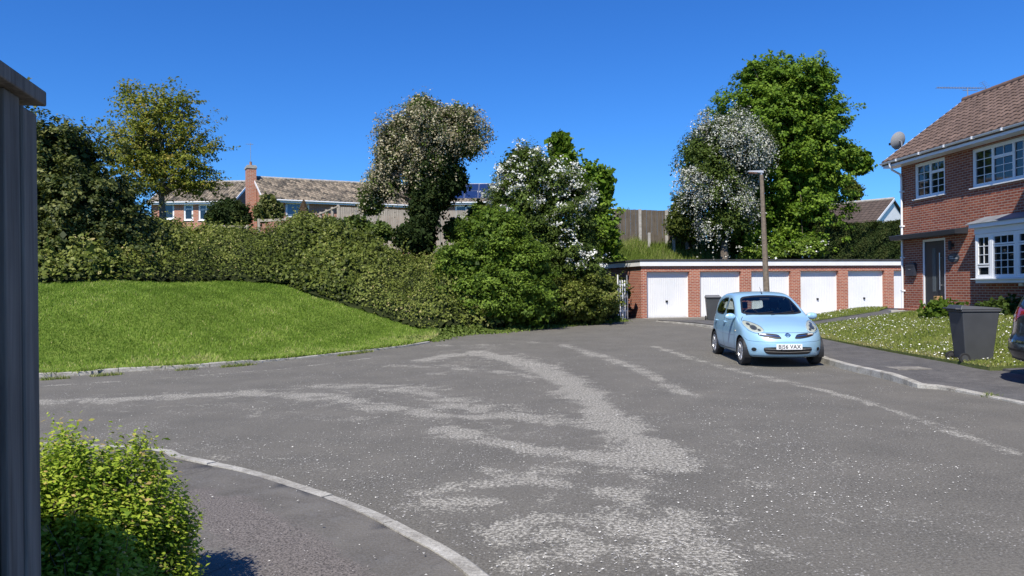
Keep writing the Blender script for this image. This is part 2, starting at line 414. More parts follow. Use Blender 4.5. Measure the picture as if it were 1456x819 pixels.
# ================================================================ the ground
xs = np.unique(np.r_[np.linspace(-900, -100, 9), np.linspace(-100, -30, 24), np.linspace(-30, 40, 141), np.linspace(40, 110, 24), np.linspace(110, 900, 9)])
ys = np.unique(np.r_[np.linspace(-400, -20, 8), np.linspace(-20, 70, 181), np.linspace(70, 130, 21), np.linspace(130, 1500, 12)])
def groundz(x, y):
    z = T(x, y)-.03
    inr = (footdist(x, y) < .4)
    lz = np.where((x > 7.6) & (y < 30), lawnz(x, y)-.12, -.12)
    return np.where(inr, np.where((x > 7.6) & (y < 30.5), lz, -.12), z)
setp(gridmesh('ground', xs, ys, groundz, M_soil), kind='structure')

# pale worn patches on the road: lines of sight turned into ground points, widths in metres
_P = [  # (points in the picture, half width in m, strength)
 ([(60,571),(160,568),(260,562),(360,560),(450,563),(540,578),(620,590),(680,592)], .30, .95),
 ([(440,549),(520,548),(590,553),(640,572),(700,585),(760,592),(820,600)], .34, .85),
 ([(600,512),(660,503),(730,508),(780,522),(812,545)], .26, .95),
 ([(680,500),(760,520),(812,545),(850,580),(870,600),(905,628),(965,665)], .30, 1.15),
 ([(560,520),(640,523),(720,530),(790,540)], .22, .75),
 ([(640,612),(690,624),(760,640),(840,648),(960,664)], .24, 1.15),
 ([(700,590),(780,598),(850,600)], .22, .8),
 ([(600,700),(680,690),(760,684),(830,690),(880,710)], .16, .95),
 ([(560,722),(620,712),(700,712)], .16, .9),
 ([(820,690),(880,700),(940,730),(1000,775),(1040,830)], .20, .95),
 ([(720,760),(800,740),(880,740),(960,760),(1000,800)], .26, 1.0),
 ([(740,800),(820,785),(900,790),(960,810)], .2, .9),
 ([(700,668),(800,668),(900,672),(960,690)], .16, .75),
 ([(1000,700),(1050,740),(1100,790)], .14, .55),
 ([(800,490),(860,508),(920,530),(978,562)], .18, .9),
 ([(930,492),(985,510),(1060,530),(1160,552),(1260,580),(1350,612),(1456,648)], .11, .85),
 ([(620,492),(700,490),(760,487)], .25, .6),
 ([(60,549),(200,540),(400,525),(560,505)], .07, .7),
 ([(880,560),(960,620),(1060,690),(1150,800)], .25, .30),
 ([(1000,620),(1120,700),(1220,770),(1300,830)], .5, .33),
 ([(1180,660),(1300,740),(1456,819)], .35, .28),
 ([(200,615),(330,650),(450,660),(560,690)], .35, .34),
 ([(350,600),(480,630),(600,660),(700,700)], .22, .25),
 ([(930,457),(970,461),(1008,466)], .06, .9),
]
_PW = [([gr(*p) for p in pts], hw, s) for pts, hw, s in _P]
_FAN = [([gr(*p) for p in ((545,705),(640,680),(720,655),(960,668),(1010,720),(1080,790),(1100,900),(700,900),(690,790))], .42),
        ([gr(*p) for p in ((60,562),(300,556),(450,545),(600,548),(820,590),(960,660),(820,655),(640,612),(500,600),(200,588),(60,580))], .40),
        ([gr(*p) for p in ((620,500),(700,490),(800,515),(860,580),(800,560),(700,530),(600,535))], .44),
        ([gr(*p) for p in ((980,560),(1100,600),(1300,720),(1400,819),(1100,819),(1010,700))], .24)]
def road_tint(x, y):
    t = np.zeros(len(x)); m = (np.hypot(x, y) < 40) & (y > 1)
    xx, yy = x[m], y[m]; tt = np.zeros(len(xx))
    n1 = np.sin(xx*2.1+np.sin(yy*1.3)*2)*.5+np.sin(yy*2.9-xx*1.1)*.5
    for pts, hw, s in _PW:
        d, par = polydist(xx, yy, pts); wv = hw*(1+.35*n1)*(1+.02*yy)
        tt = np.maximum(tt, s*np.clip(1.25-d/wv*.75, 0, 1))
    for poly, lv in _FAN: tt = np.maximum(tt, np.where(inpoly(xx, yy, poly), lv, 0))
    t[m] = tt*.72; return t
xs = np.unique(np.r_[np.linspace(-90, -14, 60), np.linspace(-14, 12, 261), np.linspace(12, 60, 60)])
ys = np.unique(np.r_[np.linspace(-25, 2, 40), np.linspace(2, 18, 161), np.linspace(18, 45, 121)])
setp(gridmesh('road', xs, ys, Hroad, M_road, tint=road_tint, keep=lambda x, y: footdist(x, y) < 1.2), kind='structure')

# -------- kerbs: stones laid along a line, the given side raised
def kerb(path, width, top, face, zf=lambda x, y: 0.0, step=.9, name='kerb', side=1, gap=.012):
    P = resample(path, step/6); b = MB(); k = 6
    tang = np.gradient(P, axis=0); tang /= np.linalg.norm(tang, axis=1)[:, None]; nrm = np.stack([-tang[:, 1], tang[:, 0]], 1)*side
    r = np.random.default_rng(3)
    for i in range(0, len(P)-1, k):
        j = min(i+k, len(P)-1); dz = r.uniform(-.006, .006); tw = r.uniform(-.004, .004); vs = []; fs = []
        tpf = top if callable(top) else (lambda t: top)
        for q in range(i, j+1):
            p = P[q].copy()
            if q == i: p = p+tang[q]*gap/2
            if q == j: p = p-tang[q]*gap/2
            a = p; c = p+nrm[q]*width; z = float(zf(*p)); tp = tpf(q/len(P))
            vs += [(a[0], a[1], z-.12), (a[0]+nrm[q][0]*.012, a[1]+nrm[q][1]*.012, z+tp+dz-.012), (a[0]+nrm[q][0]*.03, a[1]+nrm[q][1]*.03, z+tp+dz), (c[0], c[1], z+tp+dz+tw), (c[0], c[1], z-.12)]
        n = j-i+1
        for q in range(n-1):
            for e in range(4): fs.append((q*5+e, q*5+e+1, (q+1)*5+e+1, (q+1)*5+e))
        fs.append((0, 1, 2, 3, 4)); fs.append(tuple((n-1)*5+e for e in (4, 3, 2, 1, 0))); b.add(vs, fs)
    return setp(b.build(name, M_kerb), kind='structure')

# near left pavement with its curved kerb
PZ = .10
kp = [gnd(px, py, PZ) for px, py in ((204,634),(267,647),(318,657),(370,668.7),(438.9,690),(490,706),(545,727),(593,751),(648,779),(700,817),(744,856),(790,905))]
kp = [(-9.5, 9.3), (-6.5, 8.35)]+kp+[(.62, 3.0), (.95, 2.1), (1.2, 1.0), (1.35, -.5), (1.4, -12)]
kpath = smooth_path(kp, 6)
kerb(kpath, .125, PZ, 1, side=-1, name='kerb')
inner = resample(kpath, .3); tg = np.gradient(inner, axis=0); tg /= np.linalg.norm(tg, axis=1)[:, None]
edge = [tuple(p+np.array([t[1], -t[0]])*.115) for p, t in zip(inner, tg)]
pp = edge+[(-11, -12), (-11, 9.7)]
strip = [gnd(*p, PZ) for p in ((255,706),(300,722),(345,742),(400,775),(455,819))]; strip += [(-.9, 2.4), (-.2, .5)]
strip2 = [gnd(*p, PZ) for p in ((275,745),(320,770),(360,819))]
def pave_tint(x, y):
    d, _ = polydist(x, y, strip); return np.clip(1.3-d/.34*.8, 0, 1)*.78
setp(polysheet('pavement', pp, lambda x, y: PZ-.006+.012*math.sin(x*1.3)*math.sin(y*1.7), .25, M_pave, tint=pave_tint), kind='structure')

# far left kerb beside the grass mound
kl = [(-40, 2.2), (-20, 10.6)]+[gr(px, py) for px, py in ((58,537),(120,532),(200,527.5),(280,523),(340,518.5),(410,512),(480,504.5),(530,499),(575,493.5),(612,487.5))]
klp = smooth_path(kl, 5)
kerb(klp, .13, lambda t: .085 if t < .86 else .045, 1, zf=Hroad, side=1, name='kerb')

# grass mound
gb = [hit(px, py, T, 12, 40) for px, py in ((55,404),(120,403),(200,402),(330,401),(372,404),(410,409),(440,420),(470,428),(520,443),(560,456),(600,468))]
GB = gb
mound = [(-45, 14.5), (-45, 0.2)]+[tuple(p+n_*.1) for p, n_ in zip(np.array(klp), np.zeros((len(klp), 2)))]
klr = resample(klp, .5); tg = np.gradient(klr, axis=0); tg /= np.linalg.norm(tg, axis=1)[:, None]
kin = [tuple(p+np.array([-t[1], t[0]])*.12) for p, t in zip(klr, tg)]
back = [(p[0]-.9+i*.05, p[1]+1.8-i*.1) for i, p in enumerate(gb)][::-1]
mpoly = kin+[(-2.35, 24.4)]+back+[(-45, 24)]
setp(polysheet('grass_mound', mpoly, lambda x, y: float(T(x, y)), .5, M_lawn, off=.035), kind='structure')

# right kerb, pavement and the daisy lawn
kr = [(6.0, 31.2), (6.75, 28.6), (7.12, 26), (7.2, 22), gnd(1180,512,.12), gnd(1240,526,.12), gnd(1286,537,.12), gnd(1305,545,.08), gnd(1340,552,.03), gnd(1400,562,.03), gnd(1456,573,.03), (7.35, 8.5), (7.4, 4), (7.4, -12)]
krp = smooth_path(kr, 6); krr = resample(krp, .15)
def rtop(t):
    return float(np.interp(t, [0, .12, .3, .417, .44, .47, 1], [.02, .10, .125, .125, .07, .03, .03]))
kerb(krp, .125, rtop, 1, zf=Hroad, side=1, name='kerb')
tg = np.gradient(krr, axis=0); tg /= np.linalg.norm(tg, axis=1)[:, None]
rin = [tuple(p+np.array([-t[1], t[0]])*.115) for p, t in zip(krr[::4], tg[::4])]
yy_ = np.array([p[1] for p in rin]); 
def rpz(x, y):
    t = np.interp(y, [10, 12.4, 13.4, 14.6, 28, 32], [.035, .035, .07, .118, .118, .03]); edge_ = sstep(7.3, 8.6, x)
    return float(Hroad(x, y)+t*(1-edge_)+np.maximum(t, .10)*edge_)
ppr = rin[::-1] if rin[0][1] < rin[-1][1] else rin
ppr = list(ppr)+[(9.3, -12), (9.2, 10), (8.95, 14.7), (8.95, 20.4), (8.95, 24.6), (8.9, 27.4), (7.6, 31.0)]
M_pave2 = pavemat('worn_pavement_asphalt', (.060, .058, .058), (.098, .094, .090), (.10, .074, .064))
def rp_tint(x, y):
    d, _ = polydist(x, y, [(8.0, -5), (8.1, 9), (8.15, 13), (7.75, 16), (7.75, 27)]); e, _ = polydist(x, y, [(8.75, 8), (8.7, 14.7), (8.75, 20), (8.7, 26)])
    return np.maximum(np.clip(1.2-d/.2, 0, 1)*.42, np.clip(1.2-e/.12, 0, 1)*.6)
setp(polysheet('pavement', ppr, rpz, .35, M_pave2, tint=rp_tint), kind='structure')
# square concrete cover let into the pavement
cv = MB(); cx, cy = gnd(1290, 521, .13); cz = rpz(cx, cy)
cv.box(-.33, .33, -.25, .25, -.05, .004); o = cv.build('access_cover', plain('worn_cover_concrete', (.20, .185, .16), .9, var=.5, vscale=7)); o.location = (cx, cy, cz+.004); o.rotation_euler = (0, 0, .05)
setp(o, 'small pale concrete cover set flush in the right pavement beside the daisy lawn', 'cover')

lawnpoly = [(8.7, 13.6), (8.68, 16), (8.66, 19), (8.66, 24.9), (13.02, 22.75), (13.35, 20), (13.6, 15.0), (13.6, 13.9)]
lawn2 = [(8.7, 26.3), (8.75, 28.2), (10.8, 28.6), (12.6, 26.6), (12.9, 25.6), (12.2, 24.8)]
M_verge = soilmat('daisy_turf', [(.3, (.07, .085, .03)), (.5, (.10, .125, .04)), (.7, (.15, .16, .07))], 3)
setp(polysheet('lawn', lawnpoly, lambda x, y: float(lawnz(x, y)), .4, M_verge, off=.045), kind='structure')
setp(polysheet('lawn', lawn2, lambda x, y: float(lawnz(x, y)), .4, M_verge, off=.045), kind='structure')
pathp = [(8.66, 24.9), (8.7, 26.3), (12.2, 24.8), (12.9, 25.6), (12.6, 26.6), (10.8, 28.6), (8.75, 28.2), (7.6, 31), (8, 34), (22, 38), (24, 26), (13.2, 25.2), (13.02, 22.75)]
setp(polysheet('garden_path', [(8.66, 24.92), (8.7, 26.28), (12.18, 24.78), (12.9, 25.55), (13.05, 25.0), (13.02, 22.77)], lambda x, y: float(lawnz(x, y)), .4, M_pave2, off=.02, tint=lambda x, y: x*0), kind='structure')
# driveway where the dark car stands
setp(polysheet('driveway', [(8.9, 13.55), (14.2, 13.85), (14.2, 2), (9.2, 2), (8.9, 9)], lambda x, y: float(lawnz(x, y)), .5, M_pave2, off=.012, tint=lambda x, y: x*0), kind='structure')
# forecourt of the garages
setp(polysheet('forecourt', [(4.45, 31.2), (5.6, 33.9), (5.75, 36), (23.5, 40), (24, 30), (13.5, 27.6), (12.8, 26.7), (10.9, 28.8), (8.7, 28.4), (7.4, 30.9), (6.1, 31.35)], lambda x, y: float(.25+.0*x), .6, M_road, off=.012, tint=lambda x, y: x*0), kind='structure')

# ================================================================ garage block
def wall_cells(b, W0, W1, Z0, Z1, holes, depth, mi=0, y=0.0):
    """front face at y with rectangular openings (x0,x1,z0,z1) and reveals running back by depth"""
    xs = sorted({W0, W1, *[h[0] for h in holes], *[h[1] for h in holes]}); zs = sorted({Z0, Z1, *[h[2] for h in holes], *[h[3] for h in holes]})
    for x0, x1 in zip(xs[:-1], xs[1:]):
        for z0, z1 in zip(zs[:-1], zs[1:]):
            cx, cz = (x0+x1)/2, (z0+z1)/2
            if any(h[0] < cx < h[1] and h[2] < cz < h[3] for h in holes): continue
            b.add([(x0, y, z0), (x1, y, z0), (x1, y, z1), (x0, y, z1)], [(0, 1, 2, 3)], mi)
    for h in holes:
        x0, x1, z0, z1 = h[:4]; d = y+depth
        b.add([(x0,y,z0),(x0,d,z0),(x0,d,z1),(x0,y,z1)], [(0,1,2,3)], mi); b.add([(x1,y,z0),(x1,y,z1),(x1,d,z1),(x1,d,z0)], [(0,1,2,3)], mi)
        b.add([(x0,y,z1),(x0,d,z1),(x1,d,z1),(x1,y,z1)], [(0,1,2,3)], mi)
        b.add([(x0,y,z0),(x1,y,z0),(x1,d,z0),(x0,d,z0)], [(0,1,2,3)], mi)
def build_garages():
    g = empty('garage_block', (5.88, 33.9, .25), math.atan2(.254, .967), 'flat roofed red brick garage block with white up and over doors', 'garage block')
    n = 7; L = .27+n*2.69; b = MB(); D = 5.2
    holes = [(.27+i*2.69, .27+i*2.69+2.15, 0.0, 2.13) for i in range(n)]
    wall_cells(b, 0, L, -.1, 2.40, [(h[0], h[1], -.1, h[3]) for h in holes], .22)
    b.add([(0,0,-.1),(0,D,-.1),(0,D,2.40),(0,0,2.40)], [(0,1,2,3)]); b.add([(L,0,-.1),(L,D,-.1),(L,D,2.40),(L,0,2.40)], [(0,1,2,3)]); b.add([(0,D,-.1),(L,D,-.1),(L,D,2.40),(0,D,2.40)], [(0,1,2,3)])
    b.build('wall', M_brickg, g)
    b = MB(); b.box(-.10, L+.1, -.10, -.075, 2.385, 2.60); b.box(-.10, -.075, -.074, D+.1, 2.385, 2.60); b.build('fascia', M_white, g)
    b = MB(); b.box(-.074, L+.1, -.074, D+.1, 2.402, 2.60); b.box(-.13, L+.13, -.13, D+.13, 2.602, 2.69); b.build('roof', M_felt, g, bevel=.01)
    # one door of vertical ribs
    m, nt, bs = newmat('garage_door_paint'); o = coords(nt)
    c = ramp(nt, noise(nt, o, .9, 4), [(.3, (.70, .71, .72)), (.7, (.79, .79, .785))])
    sp = N(nt, 'ShaderNodeSeparateXYZ'); nt.links.new(o, sp.inputs[0]); dirt = ramp(nt, mth(nt, 'ADD', sp.outputs['Z'], mth(nt, 'MULTIPLY', noise(nt, o, 5, 4), .12)), [(.05, .5), (.10, .85), (.22, 1.)])
    nt.links.new(mixc(nt, 1., c, dirt, 'MULTIPLY'), bs.inputs['Base Color']); bs.inputs['Roughness'].default_value = .45
    b = MB(); W, H = 2.15, 2.13; fr = .04; yd = .19
    for i in range(n):
        x0 = holes[i][0]
        fb = MB(); fb.box(x0+.002, x0+fr, .16, .215, 0, H-.003); fb.box(x0+W-fr, x0+W-.002, .16, .215, 0, H-.003); fb.box(x0+fr+.001, x0+W-fr-.001, .16, .215, H-fr, H-.003)
        pd = MB(); xa, xb = x0+fr+.004, x0+W-fr-.004; nr = 22; wv = (xb-xa)/nr
        vs = []; 
        for k in range(nr):
            for (f, dy) in ((0, 0), (.42, 0), (.5, .006), (.92, .006)): vs.append((xa+(k+f)*wv, yd+dy))
        vs.append((xb, yd)); V = [(x, y, .02) for x, y in vs]+[(x, y, H-fr-.004) for x, y in vs]; q = len(vs)
        pd.add(V, [(k, k+1, q+k+1, q+k) for k in range(q-1)]); pd.box(xa, xb, yd+.008, yd+.028, .02, H-fr-.004)
        o_ = pd.build('garage_door', m, g); fo = fb.build('door_frame', M_white, o_)
        hb = MB(); cx = x0+W*.5
        if i in (0, 3, 4, 5): hb.box(cx-.055, cx+.055, yd-.03, yd+.001, .72, .80); hb.tube([(cx, yd-.03, .76), (cx, yd-.07, .76)], .02, 8); hb.box(cx-.06, cx+.01, yd-.085, yd-.07, .745, .775); hb.build('handle', M_dark, o_)
    # concrete strip before the doors
    b = MB(); b.box(0.02, L, -.35, .16, -.05, .018); b.build('door_apron', M_conc, g)
    return g
build_garages()

def build_gate():
    g = empty('palisade_gate', (0, 0, 0), 0, 'narrow white metal palisade gate between the hedge and garage block', 'gate')
    a = Vector((*at(879, 450, 31.9)[:2], .27)); c = Vector((*at(892, 450, 33.0)[:2], .27)); d = (c-a); L = d.length; g.location = a; g.rotation_euler = (0, 0, math.atan2(d.y, d.x))
    for i in range(5):
        b = MB(); x = i*L/4; h = 1.95 if i in (0, 4) else 1.72
        w_ = .045 if i < 4 else .07
        b.hexa([(x-w_, -.02, 0), (x+w_, -.02, 0), (x+w_, .02, 0), (x-w_, .02, 0)], [(x-w_*.6, -.02, h), (x+w_*.6, -.02, h), (x+w_*.6, .02, h), (x-w_*.6, .02, h)]); b.build('pale', M_metal if i == 4 else M_white, g)
    for z in (.35, 1.0, 1.5):
        b = MB(); b.box(-.03, L+.03, .021, .055, z, z+.06); b.build('rail', M_white, g)
    b = MB(); b.box(L*.55, L*.75, -.06, -.022, .95, 1.1); b.build('latch', M_metal, g)
build_gate()

# ================================================================ tiled roofs
def tile_slope(b, A, B, C, Dp, pitch_w, gauge, tints, prof=.022, lap=.02, mi=0, seed=1, noisy=.3):
    """tiles over the quad A (eave left), B (eave right), C (ridge right), Dp (ridge left)"""
    A, B, C, Dp = map(Vector, (A, B, C, Dp)); n = (B-A).cross(Dp-A).normalized()
    if n.z < 0: n = -n
    rows = max(1, int(((Dp-A).length)/gauge)); r = np.random.default_rng(seed)
    for i in range(rows):
        l0, r0 = A.lerp(Dp, i/rows), B.lerp(C, i/rows); l1, r1 = A.lerp(Dp, (i+1)/rows), B.lerp(C, (i+1)/rows)
        cols = max(1, int((r0-l0).length/pitch_w)); off = (i % 2)*.5
        for j in range(cols):
            ta, tb = j/cols, (j+1)/cols; vs = []
            prof_ = [(0, 0), (.2, 1), (.5, .9), (.62, 0.), (.98, 0.)]; tl = r.uniform(-.004, .004)
            for f, h in prof_:
                t = ta+(tb-ta)*f; lo = l0.lerp(r0, t); hi = l1.lerp(r1, t)
                vs.append(lo+n*(h*prof+lap+.006+tl)-(hi-lo).normalized()*.012); vs.append(hi+n*(h*prof+.004))
                vs.append(lo+n*0.0-(hi-lo).normalized()*.012)
            k = len(prof_); fs = []
            for q in range(k-1): fs.append((q*3, (q+1)*3, (q+1)*3+1, q*3+1)); fs.append((q*3+2, (q+1)*3+2, (q+1)*3, q*3))
            b.add(vs, fs, mi); tints += [float(np.clip(.5+r.normal(0, noisy), 0, 1))]*len(fs)
def finish_tiles(b, name, mat, tints, parent):
    me = bpy.data.meshes.new(name); me.from_pydata(b.v, [], b.f); me.update(); me.materials.append(mat)
    a = me.attributes.new('tint', 'FLOAT', 'FACE'); a.data.foreach_set('value', np.array(tints, np.float32)); return link(name, me, parent)
def gable_roof(parent, A, B, rise, run, depth2, mat, pw=.3, ga=.3, seed=1, noisy=.3, ridge_mat=None, name='roof', thick=.12, ridge=True, prof=.022):
    """A,B: eave ends in local coordinates along x (y=A.y), slope rises towards +y; a back slope falls over depth2"""
    ya = A[1]; ze = A[2]; b = MB(); t = []
    Rl = (A[0], ya+run, ze+rise); Rr = (B[0], ya+run, ze+rise)
    tile_slope(b, A, B, Rr, Rl, pw, ga, t, seed=seed, noisy=noisy, prof=prof)
    o = finish_tiles(b, name, mat, t, parent)
    # under-slab and back slope
    u = MB(); zb = ze+rise-depth2*rise/run*.95
    u.add([(A[0], ya, ze-.01), (B[0], ya, ze-.01), Rr, Rl, (A[0], ya+run+depth2, zb), (B[0], ya+run+depth2, zb), (A[0], ya, ze-thick), (B[0], ya, ze-thick), (B[0], ya+run, ze+rise-thick), (A[0], ya+run, ze+rise-thick), (A[0], ya+run+depth2, zb-thick), (B[0], ya+run+depth2, zb-thick)],
          [(0,1,2,3), (3,2,5,4), (0,6,7,1), (6,9,8,7), (9,10,11,8), (0,3,9,6), (3,4,10,9), (1,7,8,2), (2,8,11,5), (4,5,11,10)]); u.build('roof_deck', M_felt if ridge_mat is None else ridge_mat, o)
    if ridge:
        rb = MB(); n = max(1, int((B[0]-A[0])/.45)); L = (B[0]-A[0])/n
        for i in range(n): rb.tube([(A[0]+i*L+.005, ya+run, ze+rise+.0), (A[0]+(i+1)*L-.005, ya+run, ze+rise+.0)], [.12, .11], 10)
        rb.build('ridge_tiles', M_conc if ridge_mat is None else ridge_mat, o, smooth=True)
    return o
# ---------------------------------------------------------------- windows: frame with bars and glass, local x along wall, wall face y=0, outside is -y
def casement(parent, x0, x1, z0, z1, lights, y=.03, bars=None, frame=.06, name='window', mat=None, glass=None, sill=True, barw=.018, depth=.07):
    """lights: list of (fraction x0, x1, z0, z1, nx, nz) sub-lights with glazing bars"""
    mat = mat or M_upvc; W, H = x1-x0, z1-z0; b = MB(); g = 0.0008
    b.box(x0+.002, x0+frame, y, y+depth, z0+.002, z1-.002); b.box(x1-frame, x1-.002, y, y+depth, z0+.002, z1-.002)
    b.box(x0+frame+g, x1-frame-g, y, y+depth, z1-frame, z1-.002); b.box(x0+frame+g, x1-frame-g, y, y+depth, z0+.002, z0+frame)
    o = b.build(name, mat, parent, bevel=.004)
    ix0, ix1, iz0, iz1 = x0+frame, x1-frame, z0+frame, z1-frame
    for (fa, fb, ga_, gb_, nx, nz) in lights:
        a = ix0+(ix1-ix0)*fa+.001; c = ix0+(ix1-ix0)*fb-.001; d = iz0+(iz1-iz0)*ga_+.001; e = iz0+(iz1-iz0)*gb_-.001; fw = .042; yy = y+.008
        s = MB(); s.box(a, a+fw, yy, yy+.05, d, e); s.box(c-fw, c, yy, yy+.05, d, e); s.box(a+fw+g, c-fw-g, yy, yy+.05, e-fw, e); s.box(a+fw+g, c-fw-g, yy, yy+.05, d, d+fw)
        for k in range(1, nx): xx = a+fw+(c-a-2*fw)*k/nx; s.box(xx-barw/2, xx+barw/2, yy+.018, yy+.032, d+fw+g, e-fw-g)
        for k in range(1, nz): zz = d+fw+(e-d-2*fw)*k/nz; s.box(a+fw+g, c-fw-g, yy+.017, yy+.031, zz-barw/2, zz+barw/2)
        so_ = s.build('sash', mat, o)
        p = MB(); p.box(a+fw-.004, c-fw+.004, yy+.034, yy+.040, d+fw-.004, e-fw+.004); p.build('pane', glass or M_glassdark, so_)
    if sill: q = MB(); q.box(x0-.05, x1+.05, y-.10, y+.0015, z0-.035, z0+.0005); q.build('sill', mat, o, bevel=.005)
    return o

# ================================================================ near house on the right
def build_house():
    th = math.atan2(-1, .0734)                     # local +x runs along the facade towards the viewer, local -y points to the road
    h = empty('brick_house', (13.09, 25, .85), th, 'two storey red brick house with brown tiled roof, white windows and dark front door', 'house')
    # local frame: x = along facade, outside = ... rotate so that outside (-X world) is local -y
    M_house = M_brick; L = 9.0; DP = 7.0; EZ = 4.93
    b = MB()
    wins = [(.73, 2.24, 3.59, 4.73), (3.44, 6.0, 3.59, 4.71)]; door = (1.08, 2.22, .05, 2.26); bay = (3.95, 6.9, .95, 2.22)
    wall_cells(b, 0, L, -.9, EZ, [(w_[0], w_[1], w_[2], w_[3]) for w_ in wins]+[door, bay], .12)
    b.add([(0,0,-.9),(0,DP,-.9),(0,DP,EZ),(0,2.9,EZ+2.25),(0,0,EZ)], [(0,1,2,3,4)]); b.add([(L,0,-.9),(L,DP,-.9),(L,DP,EZ),(L,2.9,EZ+2.25),(L,0,EZ)], [(0,1,2,3,4)]); b.add([(0,DP,-.9),(L,DP,-.9),(L,DP,EZ),(0,DP,EZ)], [(0,1,2,3)])
    b.build('wall', M_house, h)
    # dark room behind the openings
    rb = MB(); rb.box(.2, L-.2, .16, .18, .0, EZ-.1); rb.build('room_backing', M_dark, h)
    gl = M_glassdark
    casement(h, *wins[0], [(0, .5, 0, 1, 2, 4), (.5, 1, .69, 1, 2, 1), (.5, 1, 0, .69, 2, 3)], y=.03)
    casement(h, *wins[1], [(0, .3, 0, 1, 2, 4), (.3, .62, .69, 1, 2, 1), (.3, .62, 0, .69, 2, 3), (.62, 1, 0, 1, 3, 4)], y=.03)
    # roof
    A = (-.35, -.45, EZ+.03); B = (L+.3, -.45, EZ+.03)
    o = gable_roof(h, A, B, 2.15, 2.95, 4.6, M_tile, pw=.30, ga=.27, seed=4, noisy=.22, ridge_mat=M_tilebrown_plain, prof=.03)
    v = MB()  # bargeboard on the far gable
    v.prism([(-.47, EZ-.12), (-.47, EZ+.06), (2.5, EZ+2.22), (2.5, EZ+2.02)], -.36, -.33, plane='YZ'); v.build('bargeboard', M_upvc, h)
    f = MB(); f.box(-.33, L+.3, -.43, -.405, EZ-.17, EZ+.02); f.build('fascia', plain('fascia_plastic', (.74, .76, .80), .35), h)
    f = MB(); f.box(-.33, L+.3, -.404, -.001, EZ-.165, EZ-.15); f.build('soffit', M_upvc, h)
    gt = MB(); prof = [(math.cos(a)*.055, math.sin(a)*.055) for a in np.linspace(math.pi, 2*math.pi, 9)]; prof += [(x*.88, z*.88) for x, z in prof[::-1]]
    gt.prism([(y-.49, z+EZ+.0) for y, z in prof], -.38, L+.3, plane='YZ'); go = gt.build('gutter', M_upvc, h, smooth=True)
    for x in (.55, 1.75, 2.95, 4.15, 5.3): bb = MB(); bb.box(x, x+.05, -.555, -.43, EZ-.065, EZ+.012); bb.build('gutter_bracket', M_upvc, go)
    dp = MB(); dp.tube([(.16, -.49, EZ-.05), (.16, -.49, EZ-.16), (.14, -.40, EZ-.28), (.12, -.12, EZ-.42), (.12, -.07, EZ-.55), (.12, -.07, 2.6), (.12, -.07, .02)], .036, 12); d_ = dp.build('downpipe', M_upvc, h, smooth=True)
    for z in (3.9, 2.75, 1.7, .6): bb = MB(); bb.box(.065, .175, -.115, -.002, z, z+.05); bb.build('pipe_clip', M_upvc, d_)
    # porch canopy over the door
    c = MB(); c.hexa([(-.02, -.40, 2.30), (3.25, -.40, 2.30), (3.25, -.002, 2.30), (-.02, -.002, 2.30)], [(-.05, -.44, 2.44), (3.28, -.44, 2.44), (3.28, -.002, 2.50), (-.05, -.002, 2.50)]); c.build('porch_canopy', plain('dark_grey_trim', (.035, .04, .05), .5), h, bevel=.008)
    # door
    x0, x1, z0, z1 = door; fr = MB(); g = .001
    fr.box(x0+.002, x0+.075, .02, .10, z0+.1, z1-.002); fr.box(x1-.075, x1-.002, .02, .10, z0+.1, z1-.002); fr.box(x0+.076, x1-.076, .02, .10, z1-.075, z1-.002); fr.box(x0-.03, x1+.03, -.05, .10, z0+.04, z0+.099)
    d = MB(); d.box(x0+.078, x1-.078, .045, .09, z0+.102, z1-.078); do = d.build('door', plain('anthracite_door', (.022, .026, .032), .4, coat=.2), h, bevel=.003)
    fr.build('door_frame', M_upvc, do, bevel=.005)
    p = MB(); p.box(x0+.46, x0+.62, .036, .0448, z0+.55, z1-.30); p.build('door_glass', plain('frosted_glass', (.10, .12, .13), .15), do)
    p = MB(); p.tube([(x1-.24, -.02, z0+.6), (x1-.24, -.02, z0+1.75)], .018, 10); p.tube([(x1-.24, -.02, z0+.75), (x1-.24, .046, z0+.75)], .01, 6); p.tube([(x1-.24, -.02, z0+1.6), (x1-.24, .046, z0+1.6)], .01, 6); p.build('handle', M_alu, do, smooth=True)
    s = MB(); s.box(x0-.35, x1+.5, -.62, -.001, -.5, .06); s.box(x0-.2, x1+.1, -.32, -.0012, .0605, .135); s.build('doorstep', M_brick, h)
    # letter box, sign plate, wall light
    q = MB(); q.box(.33, .80, -.10, -.001, 1.10, 1.52); qo = q.build('letter_box', plain('dark_blue_metal', (.03, .035, .05), .4), h, bevel=.012)
    q = MB(); q.box(.36, .77, -.108, -.101, 1.40, 1.415); q.build('flap', M_dark, qo); q = MB()
    for s_ in (-1, 1): q.tube([(.565, -.106, 1.30), (.565+s_*.03, -.106, 1.33), (.565+s_*.07, -.106, 1.31)], .007, 5)
    q.build('emblem', M_alu, qo)
    q = MB(); q.lathe([(0, 0), (.2, 0), (.2, .02), (0, .02)], 24, 'Y'); qs = q.build('sign_plate', plain('slate', (.05, .055, .065), .6), h); qs.location = (2.62, -.024, 1.62); qs.scale = (1.3, 1, .68)
    q = MB(); r_ = random.Random(5)
    for row, (xa, xb) in enumerate(((-.13, .0), (-.13, .14))):
        x = xa
        while x < xb: wd = r_.uniform(.012, .026); q.box(x, x+.006, -.004, -.001, .03-row*.08, .03-row*.08+r_.uniform(.025, .055)); q.box(x+.0065, x+wd, -.004, -.001, .03-row*.08+.012, .03-row*.08+.02); x += wd+.008
    q.build('lettering', M_white, qs)
    q = MB(); q.lathe([(0, -.14), (.04, -.14), (.05, -.10), (.05, .10), (.04, .13), (0, .13)], 14); ql = q.build('wall_light', M_felt, h, smooth=True); ql.location = (2.60, -.11, 2.0)
